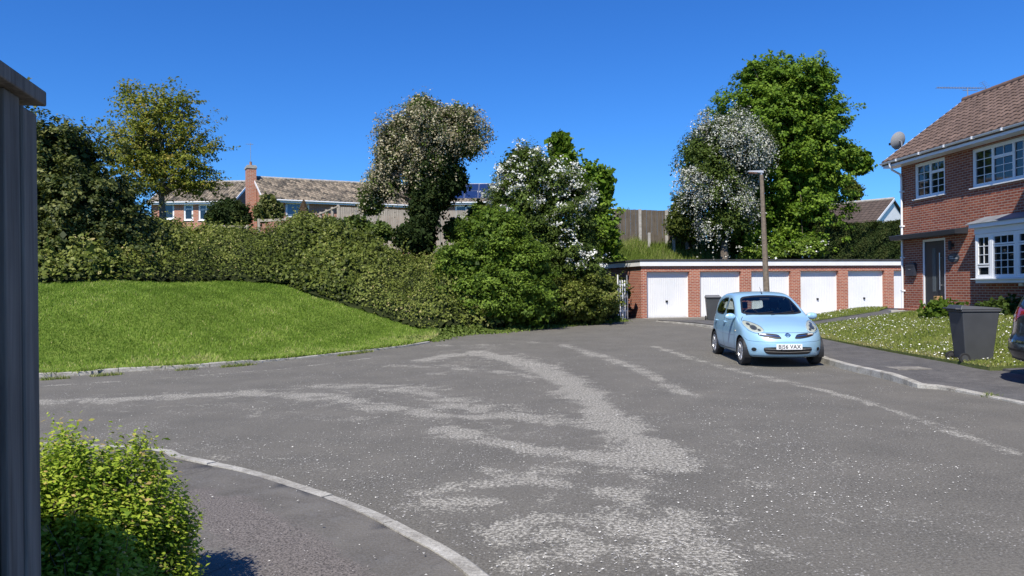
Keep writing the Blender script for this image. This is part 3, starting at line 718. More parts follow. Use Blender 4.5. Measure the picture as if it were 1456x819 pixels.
    q = MB(); q.box(-.02, .02, .04, .109, -.05, .05); q.build('bracket', M_felt, ql)
    # gabled wing stepping forward just outside the picture: its shadow crosses the bay
    wg = MB(); wg.box(8.1, 13.0, -1.9, -.001, -.9, 6.7); wg.prism([(8.0, 6.701), (13.3, 6.701), (10.5, 8.6)], -1.9, 4, plane='XZ'); wg.build('front_wing', M_house, h)
    # bay window
    bx0, bx1, bz0, bz1 = bay; P = .30; bw = M_upvc
    b = MB(); b.box(bx0, bx1, -P, -.001, bz0-.10, bz0-.001); b.box(bx0-.1, bx1+.1, -P-.08, -.001, bz0-.0005, bz0+.03); bo = b.build('bay_window', bw, h, bevel=.004)
    b = MB(); b.box(bx0, bx1, -P-.02, -.001, bz1+.002, bz1+.17); b.box(bx0-.08, bx1+.08, -P-.13, -.001, bz1+.175, bz1+.29); b.build('bay_fascia', plain('bay_trim', (.70, .73, .78), .4), bo, bevel=.004)
    b = MB(); b.hexa([(bx0-.2, -P-.17, bz1+.292), (bx1+.2, -P-.17, bz1+.292), (bx1+.2, -.001, bz1+.292), (bx0-.2, -.001, bz1+.292)], [(bx0-.12, -P-.12, bz1+.33), (bx1+.12, -P-.12, bz1+.33), (bx1+.0, -.001, bz1+.50), (bx0+.0, -.001, bz1+.50)]); b.build('bay_roof', M_lead, bo)
    hb = MB(); hb.box(bx0+.02, bx1-.02, .0, .11, bz0+.03, bz1); 
    W = bx1-bx0
    casement(bo, bx0, bx0+.62, bz0+.031, bz1, [(0, 1, .28, 1, 2, 3), (0, 1, 0, .26, 1, 1)], y=-P, sill=False)
    casement(bo, bx0+.622, bx0+1.55, bz0+.031, bz1, [(0, 1, .76, 1, 3, 1), (0, 1, 0, .75, 3, 4)], y=-P, sill=False)
    casement(bo, bx0+1.552, bx0+2.48, bz0+.031, bz1, [(0, 1, .76, 1, 3, 1), (0, 1, 0, .75, 3, 4)], y=-P, sill=False)
    casement(bo, bx0+2.482, bx1, bz0+.031, bz1, [(0, 1, 0, 1, 2, 4)], y=-P, sill=False)
    
    for xx in (bx0, bx1-.06): b = MB(); b.box(xx, xx+.06, -P+.072, -.001, bz0+.031, bz1); b.build('bay_post', bw, bo)
    q = MB(); q.box(5.3, 5.45, -.09, -.001, .77, .84); q.build('vent_cover', M_upvc, h)
    # satellite dish on the far gable
    ds = MB(); ns = 12; V = []; F = []; nr_ = 5
    for i in range(nr_+1):
        r = .29*i/nr_
        for k in range(24): t = 2*math.pi*k/24; V.append((r*math.cos(t), .55*r*r-.0, r*math.sin(t)*1.05))
    for i in range(nr_):
        for k in range(24): F.append((i*24+k, i*24+(k+1) % 24, (i+1)*24+(k+1) % 24, (i+1)*24+k))
    ds.add(V, F); V2 = [(x, y+.012, z) for x, y, z in V]; ds.add(V2, [f[::-1] for f in F])
    return h
M_tilebrown_plain = plain('ridge_clay', (.13, .08, .06), .85, var=.3)
house = build_house()

def build_dish():
    e = empty('satellite_dish', at(1279, 200, 25.75), R(196), 'grey round satellite dish sticking up beside the near brick house roof', 'satellite dish')
    b = MB(); V = []; F = []; K = 28; nr_ = 6
    for i in range(nr_+1):
        r = .30*i/nr_
        for k in range(K): t = 2*math.pi*k/K; V.append((r*math.cos(t), -.8*r*r, r*math.sin(t)*1.0))
    for i in range(nr_):
        for k in range(K): F.append((i*K+k, i*K+(k+1) % K, (i+1)*K+(k+1) % K, (i+1)*K+k))
    b.add(V, F); b.add([(x, y-.01, z) for x, y, z in V], F); b.M = Matrix.Identity(4)
    d = b.build('reflector', plain('dish_grey', (.34, .35, .36), .5), e, smooth=True); d.rotation_euler = (R(-18), 0, 0)
    b = MB(); b.tube([(0, .02, -.27), (0, -.2, -.27), (0, -.38, -.06)], .012, 8); b.box(-.03, .03, -.46, -.37, -.08, .0); b.build('feed_arm', M_dark, e)
    b = MB(); b.tube([(0, .0, 0), (0, .10, -.05), (0, .11, -.62)], .02, 8); b.tube([(0, .11, -.60), (-.28, .05, -.62), (-.3, 0, -.9)], .02, 8); b.build('mast', M_metal, e)
build_dish()
def build_aerial(name, base, mast, boom, n, az, label, back=True, up=0.0):
    e = empty(name, base, az, label, 'aerial')
    b = MB(); b.tube([(0, 0, 0), (0, 0, mast)], .018, 8); b.build('mast', M_metal, e)
    b = MB(); b.tube([(-boom*.62, 0, mast+up), (boom*.38, 0, mast+up)], .012, 6); b.tube([(-boom*.1, 0, mast-.08), (boom*.2, 0, mast-.08)], .01, 6); b.build('boom', M_metal, e)
    for i in range(n):
        b = MB(); x = -boom*.62+boom*.86*i/(n-1); b.tube([(x, -.10, mast+up), (x, .10, mast+up)], .006, 5); b.tube([(x, 0, mast+up-.05), (x, 0, mast+up+.05)], .006, 5); b.build('element', M_metal, e)
    if back:
        b = MB()
        for s in (-1, 1):
            for k in range(4): b.tube([(boom*.38-.05*k, -.16, mast+up+s*(.05+.05*k)), (boom*.38-.05*k, .16, mast+up+s*(.05+.05*k))], .005, 4)
            b.tube([(boom*.38, 0, mast+up), (boom*.38-.15, 0, mast+up+s*.2)], .006, 4)
        b.build('reflector', M_metal, e)
    return e
build_aerial('television_aerial', at(1376, 146, 25.4), .50, 1.75, 16, R(4), 'thin metal television aerial on the ridge of the near brick house')

# ================================================================ houses on the hill
def bungalow(name, loc, rz, L, wallh, rise, run, back, wins, label, seed=1, over=.3, chimney=None, panels=None, tile=None, eavecol=None, gable_left=True, cat='bungalow', wall=None, prof=.06, noisy=.4):
    h = empty(name, loc, rz, label, cat)
    b = MB(); wall_cells(b, 0, L, -1.5, wallh, [w_[:4] for w_ in wins], .12); DP = run+back-.6
    apex = (run-over, wallh+rise-.12)
    for x in (0, L): b.add([(x,0,-1.5),(x,DP,-1.5),(x,DP,wallh),(x,apex[0],apex[1]),(x,0,wallh)], [(0,1,2,3,4)])
    b.add([(0,DP,-1.5),(L,DP,-1.5),(L,DP,wallh),(0,DP,wallh)], [(0,1,2,3)]); b.build('wall', wall or M_brickfar, h)
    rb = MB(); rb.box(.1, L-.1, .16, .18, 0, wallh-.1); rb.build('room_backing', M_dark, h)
    for w_ in wins: casement(h, *w_[:4], w_[4], y=.03, frame=.08, glass=w_[5] if len(w_) > 5 else None)
    ro = gable_roof(h, (-.15, -over, wallh+.02), (L+.15, -over, wallh+.02), rise, run, back, tile or M_tilefar, pw=.36, ga=.36, seed=seed, noisy=noisy, prof=prof)
    f = MB(); f.box(-.15, L+.15, -over-.02, -over+.01, wallh-.17, wallh+.0); f.box(-.15, L+.15, -over+.011, -.002, wallh-.16, wallh-.14); fo = f.build('fascia', M_upvc, h)
    v = MB(); v.prism([(-over, wallh-.14), (-over, wallh+.03), (run-over, wallh+rise+.05), (run-over, wallh+rise-.14)], -.19, -.155, plane='YZ'); v.build('bargeboard', M_upvc, h)
    v = MB(); v.prism([(-over, wallh-.14), (-over, wallh+.03), (run-over, wallh+rise+.05), (run-over, wallh+rise-.14)], L+.155, L+.19, plane='YZ'); v.build('bargeboard', M_upvc, h)
    gt = MB(); gt.tube([(-.15, -over-.07, wallh-.02), (L+.15, -over-.07, wallh-.02)], .05, 8); gt.build('gutter', M_upvc, h, smooth=True)
    if chimney:
        cx, cy, w1, w2, top = chimney; b = MB(); b.box(cx, cx+w1, cy, cy+w2, -1.5, top); co = b.build('chimney', M_brickfar, h)
        b = MB(); b.box(cx-.05, cx+w1+.05, cy-.05, cy+w2+.05, top+.001, top+.16); b.box(cx-.0, cx+w1, cy, cy+w2, top+.161, top+.24); b.build('chimney_cap', M_conc, co, bevel=.01)
        b = MB(); b.lathe([(.1, 0), (.12, .02), (.09, .05), (.085, .28), (.1, .3), (.07, .31)], 12); p_ = b.build('chimney_pot', plain('clay_pot', (.3, .16, .1), .9), co); p_.location = (cx+w1/2, cy+w2/2, top+.24)
    if panels:
        mp = plain('solar_cell', (.014, .028, .09), .18, spec=.7)
        sl_ = math.atan2(rise, run); nx, nz, x0, s0, pw, ph = panels
        for i in range(nx):
            for j in range(nz):
                if (i, j) == (nx, nz): continue
                q = MB(); q.box(.045, pw-.045, .045, ph-.045, .055, .06); fq = MB(); fq.box(0, pw, 0, ph, .02, .054)
                fr_ = fq.build('solar_panel', M_alu, h); fr_.location = (x0+i*(pw+.02), -over+(s0+j*(ph+.02))*math.cos(sl_), wallh+.06+(s0+j*(ph+.02))*math.sin(sl_)); fr_.rotation_euler = (sl_, 0, 0)
                q.build('cells', mp, fr_)
    return h
M_glassblue = plain('sky_window_glass', (.08, .13, .2), .05, spec=.9)
a0 = at(215, 288, 55); W1 = at(331, 289, 55)
two = [(0, .5, .0, 1, 1, 1), (.5, 1, 0, 1, 1, 1)]
def px2x(px, D=55): return at(px, 290, D).x-a0.x
wb = 1.05; wt = 2.05
bungalow('bungalow', (a0.x, 55, a0.z-2.3), 0, W1.x-a0.x, 2.28, 1.95, 3.6, 3.6,
    [(px2x(231), px2x(247.5), wb+.0, 2.2, [(0, 1, 0, 1, 1, 1)]), (px2x(261), px2x(274.5), wb-.1, 2.15, [(0, 1, 0, .72, 1, 1), (0, 1, .74, 1, 1, 1)]), (px2x(282), px2x(304), wb-.12, 2.15, [(0, .5, 0, .68, 1, 1), (0, .5, .7, 1, 1, 1), (.5, 1, 0, 1, 1, 1)])],
    'red brick bungalow with mottled tiled roof partly hidden by the bronze leaved tree', seed=11)
e0 = at(371, 283, 50); rot = math.atan2(.458, .889)
b2 = bungalow('bungalow', (e0.x+.2, 50.2, e0.z-2.4), rot, 11.6, 2.38, 2.05, 4.45, 2.4,
    [(1.35, 2.95, 1.2, 2.28, [(0, 1, 0, 1, 1, 1)], M_glassblue), (6.2, 7.8, 1.2, 2.2, two)],
    'long brick bungalow with mottled tiled roof and tall chimney on its left gable', seed=12, chimney=(-.66, 3.3, .62, 1.0, 4.95))
cp = b2.matrix_basis @ Vector((-.35, 3.8, 5.25))
build_aerial('television_aerial', cp, 1.6, .5, 4, R(20), 'spindly television aerial rising from the chimney of the long bungalow', back=False, up=-.1)
c0 = at(560, 289, 56); c1 = at(712, 289, 56)
bungalow('bungalow', (c0.x, 56, c0.z-2.3), 0, c1.x-c0.x, 2.28, 1.75, 3.4, 3.4, [(4.6, 6.2, 1.2, 2.1, two), (6.7, 7.9, 1.2, 2.1, two)],
    'low bungalow with dark blue solar panels on its tiled roof', seed=13, panels=(4, 2, at(640, 280, 56).x-c0.x, .55, 1.02, 1.62))
bungalow('bungalow', (22.3, 58.6, 3.6), R(-50), 6.0, 2.3, 2.2, 3.6, 3.4, [], 'brown roofed bungalow with white gable wall seen between sycamore and brick house', seed=14, tile=M_tilebrown, wall=M_white, prof=.03, noisy=.2)

# ================================================================ fences
def panel_fence(name, pts, tops, h, mat, post_mat, label, cat='fence', board=.12, bay=1.85, posth=.08, postw=.06, capping=True, gap=.002, lap=True):
    """vertical board fence through plan points, top height given at each point"""
    e = empty(name, (pts[0][0], pts[0][1], 0), 0, label, cat); o = Vector((pts[0][0], pts[0][1], 0)); rr = random.Random(3)
    for (p, q, zp, zq) in zip(pts[:-1], pts[1:], tops[:-1], tops[1:]):
        p = Vector((p[0], p[1], 0))-o; q = Vector((q[0], q[1], 0))-o; d = q-p; L = d.length; u = d/L; nrm = Vector((-u.y, u.x, 0)); nb = max(1, round(L/bay))
        for k in range(nb+1):
            c = p+d*k/nb; z = zp+(zq-zp)*k/nb; b = MB(); b.hexa(*[[c+u*a*postw+nrm*(s*postw)+Vector((0, 0, zz)) for a, s in ((-1,-1),(1,-1),(1,1),(-1,1))] for zz in (z-h-.5, z+posth)]); b.build('post', post_mat, e, bevel=.008)
            if k == nb: break
            c2 = p+d*(k+1)/nb; z2 = zp+(zq-zp)*(k+1)/nb; b = MB(); l = (c2-c).length-2*postw; n = max(1, int(l/board)); w_ = l/n
            for j in range(n):
                x = postw+j*w_; t = (x+w_/2)/(l+2*postw); zt = z+(z2-z)*t+rr.uniform(-.01, .01); y0 = (.012 if (j % 2 and lap) else 0)-.03
                P0 = c+u*(x+gap)+nrm*y0; P1 = c+u*(x+w_-gap)+nrm*y0; P2 = P1+nrm*.018; P3 = P0+nrm*.018
                b.hexa([P+Vector((0, 0, zt-h)) for P in (P0, P1, P2, P3)], [P+Vector((0, 0, zt)) for P in (P0, P1, P2, P3)])
            b.build('panel', mat, e)
    return e
p0, p1, p2 = at(482, 294, 42.5), at(584, 299, 43.5), at(664, 299.5, 44.5)
panel_fence('garden_fence', [p0[:2], p1[:2], p2[:2]], [p0.z, p1.z, p2.z], 2.5, M_fencepale, M_fencepale, 'pale weathered vertical board fence behind the ivy clad tree', posth=.05, gap=.006)
q0, q1 = at(440, 308, 44.5), at(481, 291, 42.6)
def stepped():
    e = empty('post_fence', (q0.x, q0.y, 0), 0, 'short open fence of wooden posts climbing to the pale board fence', 'fence')
    for i in range(6):
        t = i/5; p = q0.lerp(q1, t); x, y = p.x-q0.x, p.y-q0.y; b = MB(); b.box(x-.07, x+.07, y-.07, y+.07, 4.3, p.z); b.build('post', M_fencepale, e)
    for dz in (-.12, -.75):
        b = MB(); d = q1-q0; b.tube([(0, -.08, q0.z+dz), (d.x, d.y-.08, q1.z+dz)], .05, 6); b.build('rail', M_fencepale, e)
stepped()
def rail_fence(pts, D, label):
    P = [at(px, py, D) for px, py in pts]; e = empty('rail_fence', (P[0].x, P[0].y, 0), 0, label, 'fence'); o = Vector((P[0].x, P[0].y, 0))
    for p in P: b = MB(); b.box(p.x-o.x-.07, p.x-o.x+.07, -.06, .06, 4.2, p.z+.04); b.build('post', M_fencepale, e, bevel=.01)
    for p, q in zip(P[:-1], P[1:]):
        b = MB(); b.hexa([(p.x-o.x+.07, -.03, p.z-.14), (q.x-o.x-.07, -.03, q.z-.14), (q.x-o.x-.07, .03, q.z-.14), (p.x-o.x+.07, .03, p.z-.14)], [(p.x-o.x+.07, -.03, p.z), (q.x-o.x-.07, -.03, q.z), (q.x-o.x-.07, .03, q.z), (p.x-o.x+.07, .03, p.z)]); b.build('rail', M_fencepale, e)
rail_fence([(300, 320), (352, 321)], 43, 'low grey rail fence below the round dark bush')
rail_fence([(368, 312), (398, 311), (424, 307), (442, 305)], 43, 'low pale rail fence in front of the big bungalow window')
p0, p1, p2 = at(872, 297, 44), at(911, 299, 46), at(968, 301, 47)
panel_fence('panel_fence', [at(872, 297, 46)[:2], at(985, 301, 46)[:2]], [at(872, 297, 46).z, at(985, 301, 46).z], 2.3, M_fencedark, M_conc, 'dark wooden panel fence with concrete posts above the garage roof', bay=1.6, postw=.09, board=.16, posth=.03)
for px, py, ph in ((923, 331, .9), (958, 331, .9), (873, 306, 1.4)):
    p = at(px, py, 45.2); b = MB(); b.box(-.08, .08, -.08, .08, 0, ph+.5); o_ = b.build('concrete_post', M_conc, bevel=.02); o_.location = (p.x, p.y, p.z-ph-.5)
    setp(o_, {923: 'short concrete post left of the two stubs below the panel fence', 958: 'short concrete post nearest the olive bush below the panel fence', 873: 'pale post at the left end of the dark panel fence'}[px], 'post')

# near fence at the left edge
def near_fence():
    e = empty('wooden_fence', (-1.27, 2.0, .1), 0, 'tall weathered grey board fence filling the left edge', 'fence')
    d = Vector((-.25, 1, 0)).normalized(); zt = lambda s: 2.10-.004*s      # boards run back towards the viewer
    def P(s, n, z): v = -d*s+Vector((-d.y, d.x, 0))*n; return (v.x, v.y, z)   # s back along the fence, n to the left
    def bd(name, s0, s1, n0, n1, z0, z1, mat=M_fencegrey, bev=.004):
        b = MB(); b.hexa([P(s0, n0, z0), P(s1, n0, z0), P(s1, n1, z0), P(s0, n1, z0)], [P(s0, n0, z1), P(s1, n0, z1), P(s1, n1, z1), P(s0, n1, z1)]); return b.build(name, mat, e, bevel=bev)
    bd('post', 0, .095, -.001, .095, -.1, 2.08, bev=.006)
    bd('backing', .03, 3.0, .056, .066, -.05, 2.07); s = .076; i = 0
    while s < 3.0:
        bd('board', s-.012, s+.034, .04, .055, -.05, 2.10); bd('board', s+.022, s+.117, .006+.012*(i % 2), .026+.012*(i % 2), -.05, 2.10); s += .117; i += 1
    b = MB(); b.hexa([P(-.02, -.018, 2.105), P(3.0, -.018, 2.105), P(3.0, .12, 2.105), P(-.02, .12, 2.105)], [P(-.02, -.018, 2.145), P(3.0, -.018, 2.145), P(3.0, .12, 2.16), P(-.02, .12, 2.16)]); b.build('capping', M_fencegrey, e, bevel=.004)
    # return running away to the left, behind the first boards
    for k in range(24): 
        x = -.10-k*.16; b = MB(); b.box(x-.155, x, .02+.01*(k % 2), .04+.01*(k % 2), -.05, 2.08); b.build('board', M_fencegrey, e)
    b = MB(); b.box(-4.0, -.10, -.01, .10, 2.105, 2.145); b.build('capping', M_fencegrey, e)
near_fence()

# ================================================================ foliage
def unit(v): return v/np.maximum(np.linalg.norm(v, axis=1)[:, None], 1e-9)
def leafquads(C, Nn, L, Wd, r, axis=None, hang=0.0):
    n = len(C); Nn = unit(Nn); a = r.normal(size=(n, 3)) if axis is None else axis+r.normal(size=(n, 3))*.5
    a[:, 2] -= hang
    u = unit(a-Nn*(a*Nn).sum(1)[:, None]); v = np.cross(Nn, u); L = L[:, None]; Wd = Wd[:, None]
    f = Nn*(L*.12)
    V = np.stack([C-u*L*.5, C+v*Wd*.5+f-u*L*.05, C+u*L*.5, C-v*Wd*.5+f-u*L*.05], 1).reshape(-1, 3)
    return V, np.arange(4*n).reshape(n, 4)
def crownpts(blobs, nc, lpc, rc, r, surf=.55, flat=.6, elong=0.0, droop=0.0, bottom=-.6, spread=.35, maxy=None, jag=.22, shoots=.22):
    """clumps of leaves spread through ellipsoid blobs (cx,cy,cz,rx,ry,rz)"""
    B = np.array(blobs, float); wgt = (B[:, 3]*B[:, 4]*B[:, 5])**(2/3); wgt /= wgt.sum()
    bi = r.choice(len(B), nc, p=wgt); d = unit(r.normal(size=(nc, 3)))
    lowm = d[:, 2] < bottom; d[lowm, 2] *= -.5; d = unit(d)
    rad = (surf+(1-surf)*r.random(nc)**.7)*(1+r.normal(0, jag, nc)*.5)
    rad *= 1+.13*np.sin(d[:, 0]*4.1+bi)*np.sin(d[:, 2]*5.3+bi*2)+.09*np.sin(d[:, 1]*7+d[:, 2]*9+bi)
    cc = B[bi, :3]+d*B[bi, 3:]*rad[:, None]
    out = unit(d/np.maximum(B[bi, 3:], .1))
    rcs = rc*(.6+.8*r.random(nc)); nl = r.poisson(lpc*(rcs/rc)**1.5, nc)+2
    idx = np.repeat(np.arange(nc), nl); n = len(idx)
    g = unit(r.normal(size=(n, 3)))*(r.random(n)**.5)[:, None]; g[:, 2] *= flat
    P = cc[idx]+g*rcs[idx][:, None]
    ax = out+np.array([0, 0, -droop]); ax = unit(ax)
    if elong: P += ax[idx]*((r.random(n)-.35)*elong*rcs[idx])[:, None]
    nr = unit(out[idx]*.45+np.array([0, 0, .55])+g*.5+r.normal(size=(n, 3))*spread)
    ct = r.normal(0, 1, nc); CT = ct[idx]; AX = ax[idx]
    if shoots:                                   # thin leafy shoots that break the outline
        k = int(nc*shoots); s = r.choice(nc, k); m = 16; sd = unit(out[s]*.8+np.array([0, 0, .5-droop*.8])+r.normal(0, .35, (k, 3))); ln = rc*r.uniform(1.2, 3.2, k)
        tt = np.linspace(.1, 1, m); Q = cc[s][:, None]+sd[:, None]*(ln[:, None]*tt)[..., None]+r.normal(0, rc*.10, (k, m, 3)); Q[..., 2] -= (tt**2*.18*(1+2*droop))*ln[:, None]
        Q = Q.reshape(-1, 3); P = np.concatenate([P, Q]); nr = np.concatenate([nr, unit(r.normal(size=Q.shape)+np.array([0, -.2, .6]))]); CT = np.concatenate([CT, np.repeat(ct[s], m)]); AX = np.concatenate([AX, np.repeat(sd, m, 0)])
    return P, nr, CT, AX, cc, out
def foliage(name, pts, size, asp, mat, parent, r, tmean=.5, tclump=.16, tleaf=.14, hang=0.0, useaxis=False, cull=None, sizevar=.3, mats=None):
    P, nr, ct, ax = pts[:4]
    if cull is not None: m = cull(P); P, nr, ct, ax = P[m], nr[m], ct[m], ax[m]
    L = size*(1+r.normal(0, sizevar, len(P))).clip(.4, 1.8)
    V, F = leafquads(P, nr, L, L*asp, r, ax*1.2 if useaxis else None, hang)
    t = np.clip(tmean+ct*tclump+r.normal(0, tleaf, len(P)), 0, 1)
    return npmesh(name, V, F, mat, parent, tint=t)
def innercore(blobs, scale, mat, parent, name, seed=1, nu=22, nv=14):
    """dense shaded inner growth, lumpy"""
    V = []; F = []; b0 = 0
    for bi, (cx, cy, cz, rx, ry, rz) in enumerate(blobs):
        th = np.linspace(0, math.pi, nv); ph = np.linspace(0, 2*math.pi, nu, endpoint=False); Th, Ph = np.meshgrid(th, ph, indexing='ij')
        k = scale*(1+.16*np.sin(Ph*5+bi)*np.sin(Th*4+seed)+.1*np.sin(Ph*9+Th*7+bi*2))
        X = cx+rx*k*np.sin(Th)*np.cos(Ph); Y = cy+ry*k*np.sin(Th)*np.sin(Ph); Z = cz+rz*k*np.cos(Th)
        V.append(np.stack([X, Y, Z], -1).reshape(-1, 3)); i, j = np.meshgrid(np.arange(nv-1), np.arange(nu), indexing='ij'); j2 = (j+1) % nu
        F.append((np.stack([i*nu+j, (i+1)*nu+j, (i+1)*nu+j2, i*nu+j2], -1).reshape(-1, 4))+b0); b0 += nv*nu
    return np.concatenate(V), np.concatenate(F)
def addcore(o, VF, mat):
    """join the inner growth into a foliage mesh"""
    V, F = VF; me = bpy.data.meshes.new('core'); me.from_pydata(V.tolist(), [], F.tolist()); 
    return V, F
def bl(px, py, D, rx, rz, ry=None):
    c = at(px, py, D); k = D/1060; return (c.x, c.y, c.z, rx*k, (ry if ry is not None else min(rx, rz)*k*.9), rz*k)
def trunkmesh(name, base, top, r0, r1, limbs, mat, parent, r, wob=.12, n=9):
    b = MB(); base = Vector(base); top = Vector(top); pts = [base.lerp(top, i/6)+Vector((r.normal(0, wob*.5)*(0 < i), r.normal(0, wob*.5)*(0 < i), 0)) for i in range(7)]
    pts[0] = base+Vector((0, 0, -.4)); rad = [r0*1.35]+[r0+(r1-r0)*i/6 for i in range(1, 7)]
    b.tube(pts, rad, n)
    for (tx, ty, tz) in limbs:
        e = Vector((tx, ty, tz)); k = r.integers(2, 7); s = pts[k]; m = s.lerp(e, .5)+Vector((r.normal(0, .2), r.normal(0, .2), -.06*(e-s).length+.15)); rr = rad[k]*.5
        q = s.lerp(m, .5)+Vector((r.normal(0, .08), r.normal(0, .08), .05)); b.tube([s, q, m, m.lerp(e, .5)+Vector((r.normal(0, .1), 0, .08)), e], [rr, rr*.75, rr*.5, rr*.32, .012], 6, cap=False)
    return b.build(name, mat, parent, smooth=True, uv=False)
def ctree(name, label, cat, base, blobs, trunk, leaf, seed, group=None, core=.62, bark=None, crownname='crown', nl=22, trunktop=None, extra=None):
    r = np.random.default_rng(seed); e = empty(name, (0, 0, 0), 0, label, cat, group)
    pts = crownpts(blobs, r=r, **leaf['pts']); sz, asp, mat = leaf['size'], leaf['asp'], leaf['mat']
    fo = foliage(crownname, pts, sz, asp, mat, e, r, **leaf.get('opt', {}))
    if core:
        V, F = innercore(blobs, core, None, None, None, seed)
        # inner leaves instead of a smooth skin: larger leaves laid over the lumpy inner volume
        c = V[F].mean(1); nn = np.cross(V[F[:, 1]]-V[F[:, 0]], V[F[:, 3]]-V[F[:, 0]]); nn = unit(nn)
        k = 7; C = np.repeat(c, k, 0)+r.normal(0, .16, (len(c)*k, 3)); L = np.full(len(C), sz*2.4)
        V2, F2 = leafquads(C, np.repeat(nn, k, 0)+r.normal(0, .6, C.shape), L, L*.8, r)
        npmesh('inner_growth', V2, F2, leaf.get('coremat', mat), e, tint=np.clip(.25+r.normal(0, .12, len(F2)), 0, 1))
    if trunk:
        lm = pts[4][r.choice(len(pts[4]), nl)] if nl else []
        tt = trunktop if trunktop is not None else (np.mean([b[0] for b in blobs]), np.mean([b[1] for b in blobs]), np.mean([b[2] for b in blobs]))
        trunkmesh('trunk', base, tt, trunk[0], trunk[1], lm, bark or M_bark, e, r)
    if extra: extra(e, pts, r)
    return e
L_dark = leafmat('dark_ivy_leaf', [(0, (.016, .026, .005)), (.5, (.045, .065, .012)), (1, (.17, .18, .05))], .15, .35, .5)
L_hedge = leafmat('bramble_leaf', [(0, (.030, .042, .007)), (.45, (.11, .14, .022)), (.8, (.23, .25, .06)), (1, (.36, .30, .14))], .2, .5, .35)
L_bronze = leafmat('bronze_leaf', [(0, (.07, .09, .010)), (.5, (.19, .22, .028)), (1, (.34, .27, .06))], .3, .5, .3)
L_syc = leafmat('sycamore_leaf', [(0, (.04, .08, .006)), (.5, (.115, .20, .018)), (1, (.22, .31, .04))], .28, .5, .3)
L_bush = leafmat('fresh_bush_leaf', [(0, (.032, .06, .008)), (.5, (.115, .185, .02)), (1, (.25, .34, .06))], .28, .5, .3)
L_haw = leafmat('hawthorn_leaf', [(0, (.025, .045, .009)), (.5, (.080, .120, .020)), (1, (.17, .22, .05))], .2, .5, .3)
L_conif = leafmat('conifer_leaf', [(0, (.012, .022, .006)), (.5, (.030, .050, .012)), (1, (.075, .085, .025))], .1, .7, .2)
L_olive = leafmat('olive_bush_leaf', [(0, (.04, .055, .010)), (.5, (.09, .115, .02)), (1, (.15, .17, .04))], .2, .6, .2)
L_privet = leafmat('golden_privet_leaf', [(0, (.06, .11, .012)), (.4, (.17, .28, .022)), (.85, (.42, .50, .06)), (1, (.50, .36, .14))], .35, .5, .3)
L_brown = leafmat('brown_conifer_leaf', [(0, (.07, .045, .03)), (1, (.15, .11, .07))], .1, .8, .1)
L_vari = leafmat('variegated_leaf', [(0, (.06, .08, .02)), (.5, (.15, .16, .05)), (1, (.35, .32, .16))], .2, .5, .3)
P_cream = leafmat('fading_cream_blossom', [(0, (.12, .10, .055)), (.5, (.31, .27, .17)), (1, (.50, .46, .33))], .15, .8, .1)
P_white = leafmat('white_blossom', [(0, (.52, .52, .46)), (1, (.80, .80, .75))], .15, .8, .1)

def blossom(parent, pts, r, n, size, mat, sel=None, k=8, off=.18, spread=.2, sprays=0.0, droop=1.0, name='blossom'):
    cc, out = pts[4], pts[5]; P0 = pts[0]; m = np.ones(len(P0), bool) if sel is None else sel(P0)
    ids = np.flatnonzero(m); ids = r.choice(ids, n)
    dirs = unit(pts[1][ids]); c = P0[ids]+dirs*off*r.random(n)[:, None]; C = np.repeat(c, k, 0)+r.normal(0, spread, (n*k, 3))*np.array([1, 1, .6])
    if sprays: C[:, 2] -= np.tile(np.linspace(0, 1, k), n)*sprays*droop*np.repeat(r.random(n), k)
    L = np.full(len(C), size)*(1+r.normal(0, .3, len(C))).clip(.5, 1.6)
    V, F = leafquads(C, np.repeat(dirs, k, 0)+r.normal(0, .5, C.shape), L, L*.9, r)
    return npmesh(name, V, F, mat, parent, tint=np.clip(.55+r.normal(0, .25, len(F)), 0, 1))

# ---------------------------------------------------------------- bramble and ivy hedge on the bank
front = [(p[0], p[1]-.22) for p in GB]+[gr(622, 477), gr(660, 474), gr(700, 472), (0.8, 27.6), (2.6, 29.6), (4.3, 31.2)]
hb_back = [(5.4, 33.5), (5.0, 40), (0, 38), (-6, 36), (-14, 36), (-26, 34), (-30, 26)]
hedge_poly = [(-24, 23.2)]+front+hb_back
def hedge_h(x, y):
    d, par = polydist(x, y, [(-24, 23.2)]+front)
    th = np.interp(d, [0, .35, 1, 2.2, 4, 6, 9], [.15, .65, .95, 1.2, 1.3, 1.0, .3])
    th = th+1.15*np.exp(-((x+8.3)/2.3)**2)*sstep(1.5, 5, d)+.3*np.exp(-((x+4)/2.)**2)*sstep(1, 4, d)
    right = sstep(-4.5, -1, x); th = th*(1-right)+right*np.interp(d, [0, .3, 1, 2.5, 5], [.1, .7, 1.3, 1.5, 1.2])
    lump = .28*np.sin(x*1.7+np.sin(y*1.1)*1.5)*np.sin(y*1.5+x*.4)+.20*np.sin(x*4.1+y*2.3)*np.sin(y*3.7-x*1.9)+.10*np.sin(x*8.3)*np.sin(y*7.1)
    hol = np.maximum(0, np.sin(x*2.6+1.3*np.sin(y*1.9))*np.sin(y*2.9+x*1.1)-.4)*1.2
    return T(x, y)+th+(lump-hol)*sstep(.1, 1.2, d)
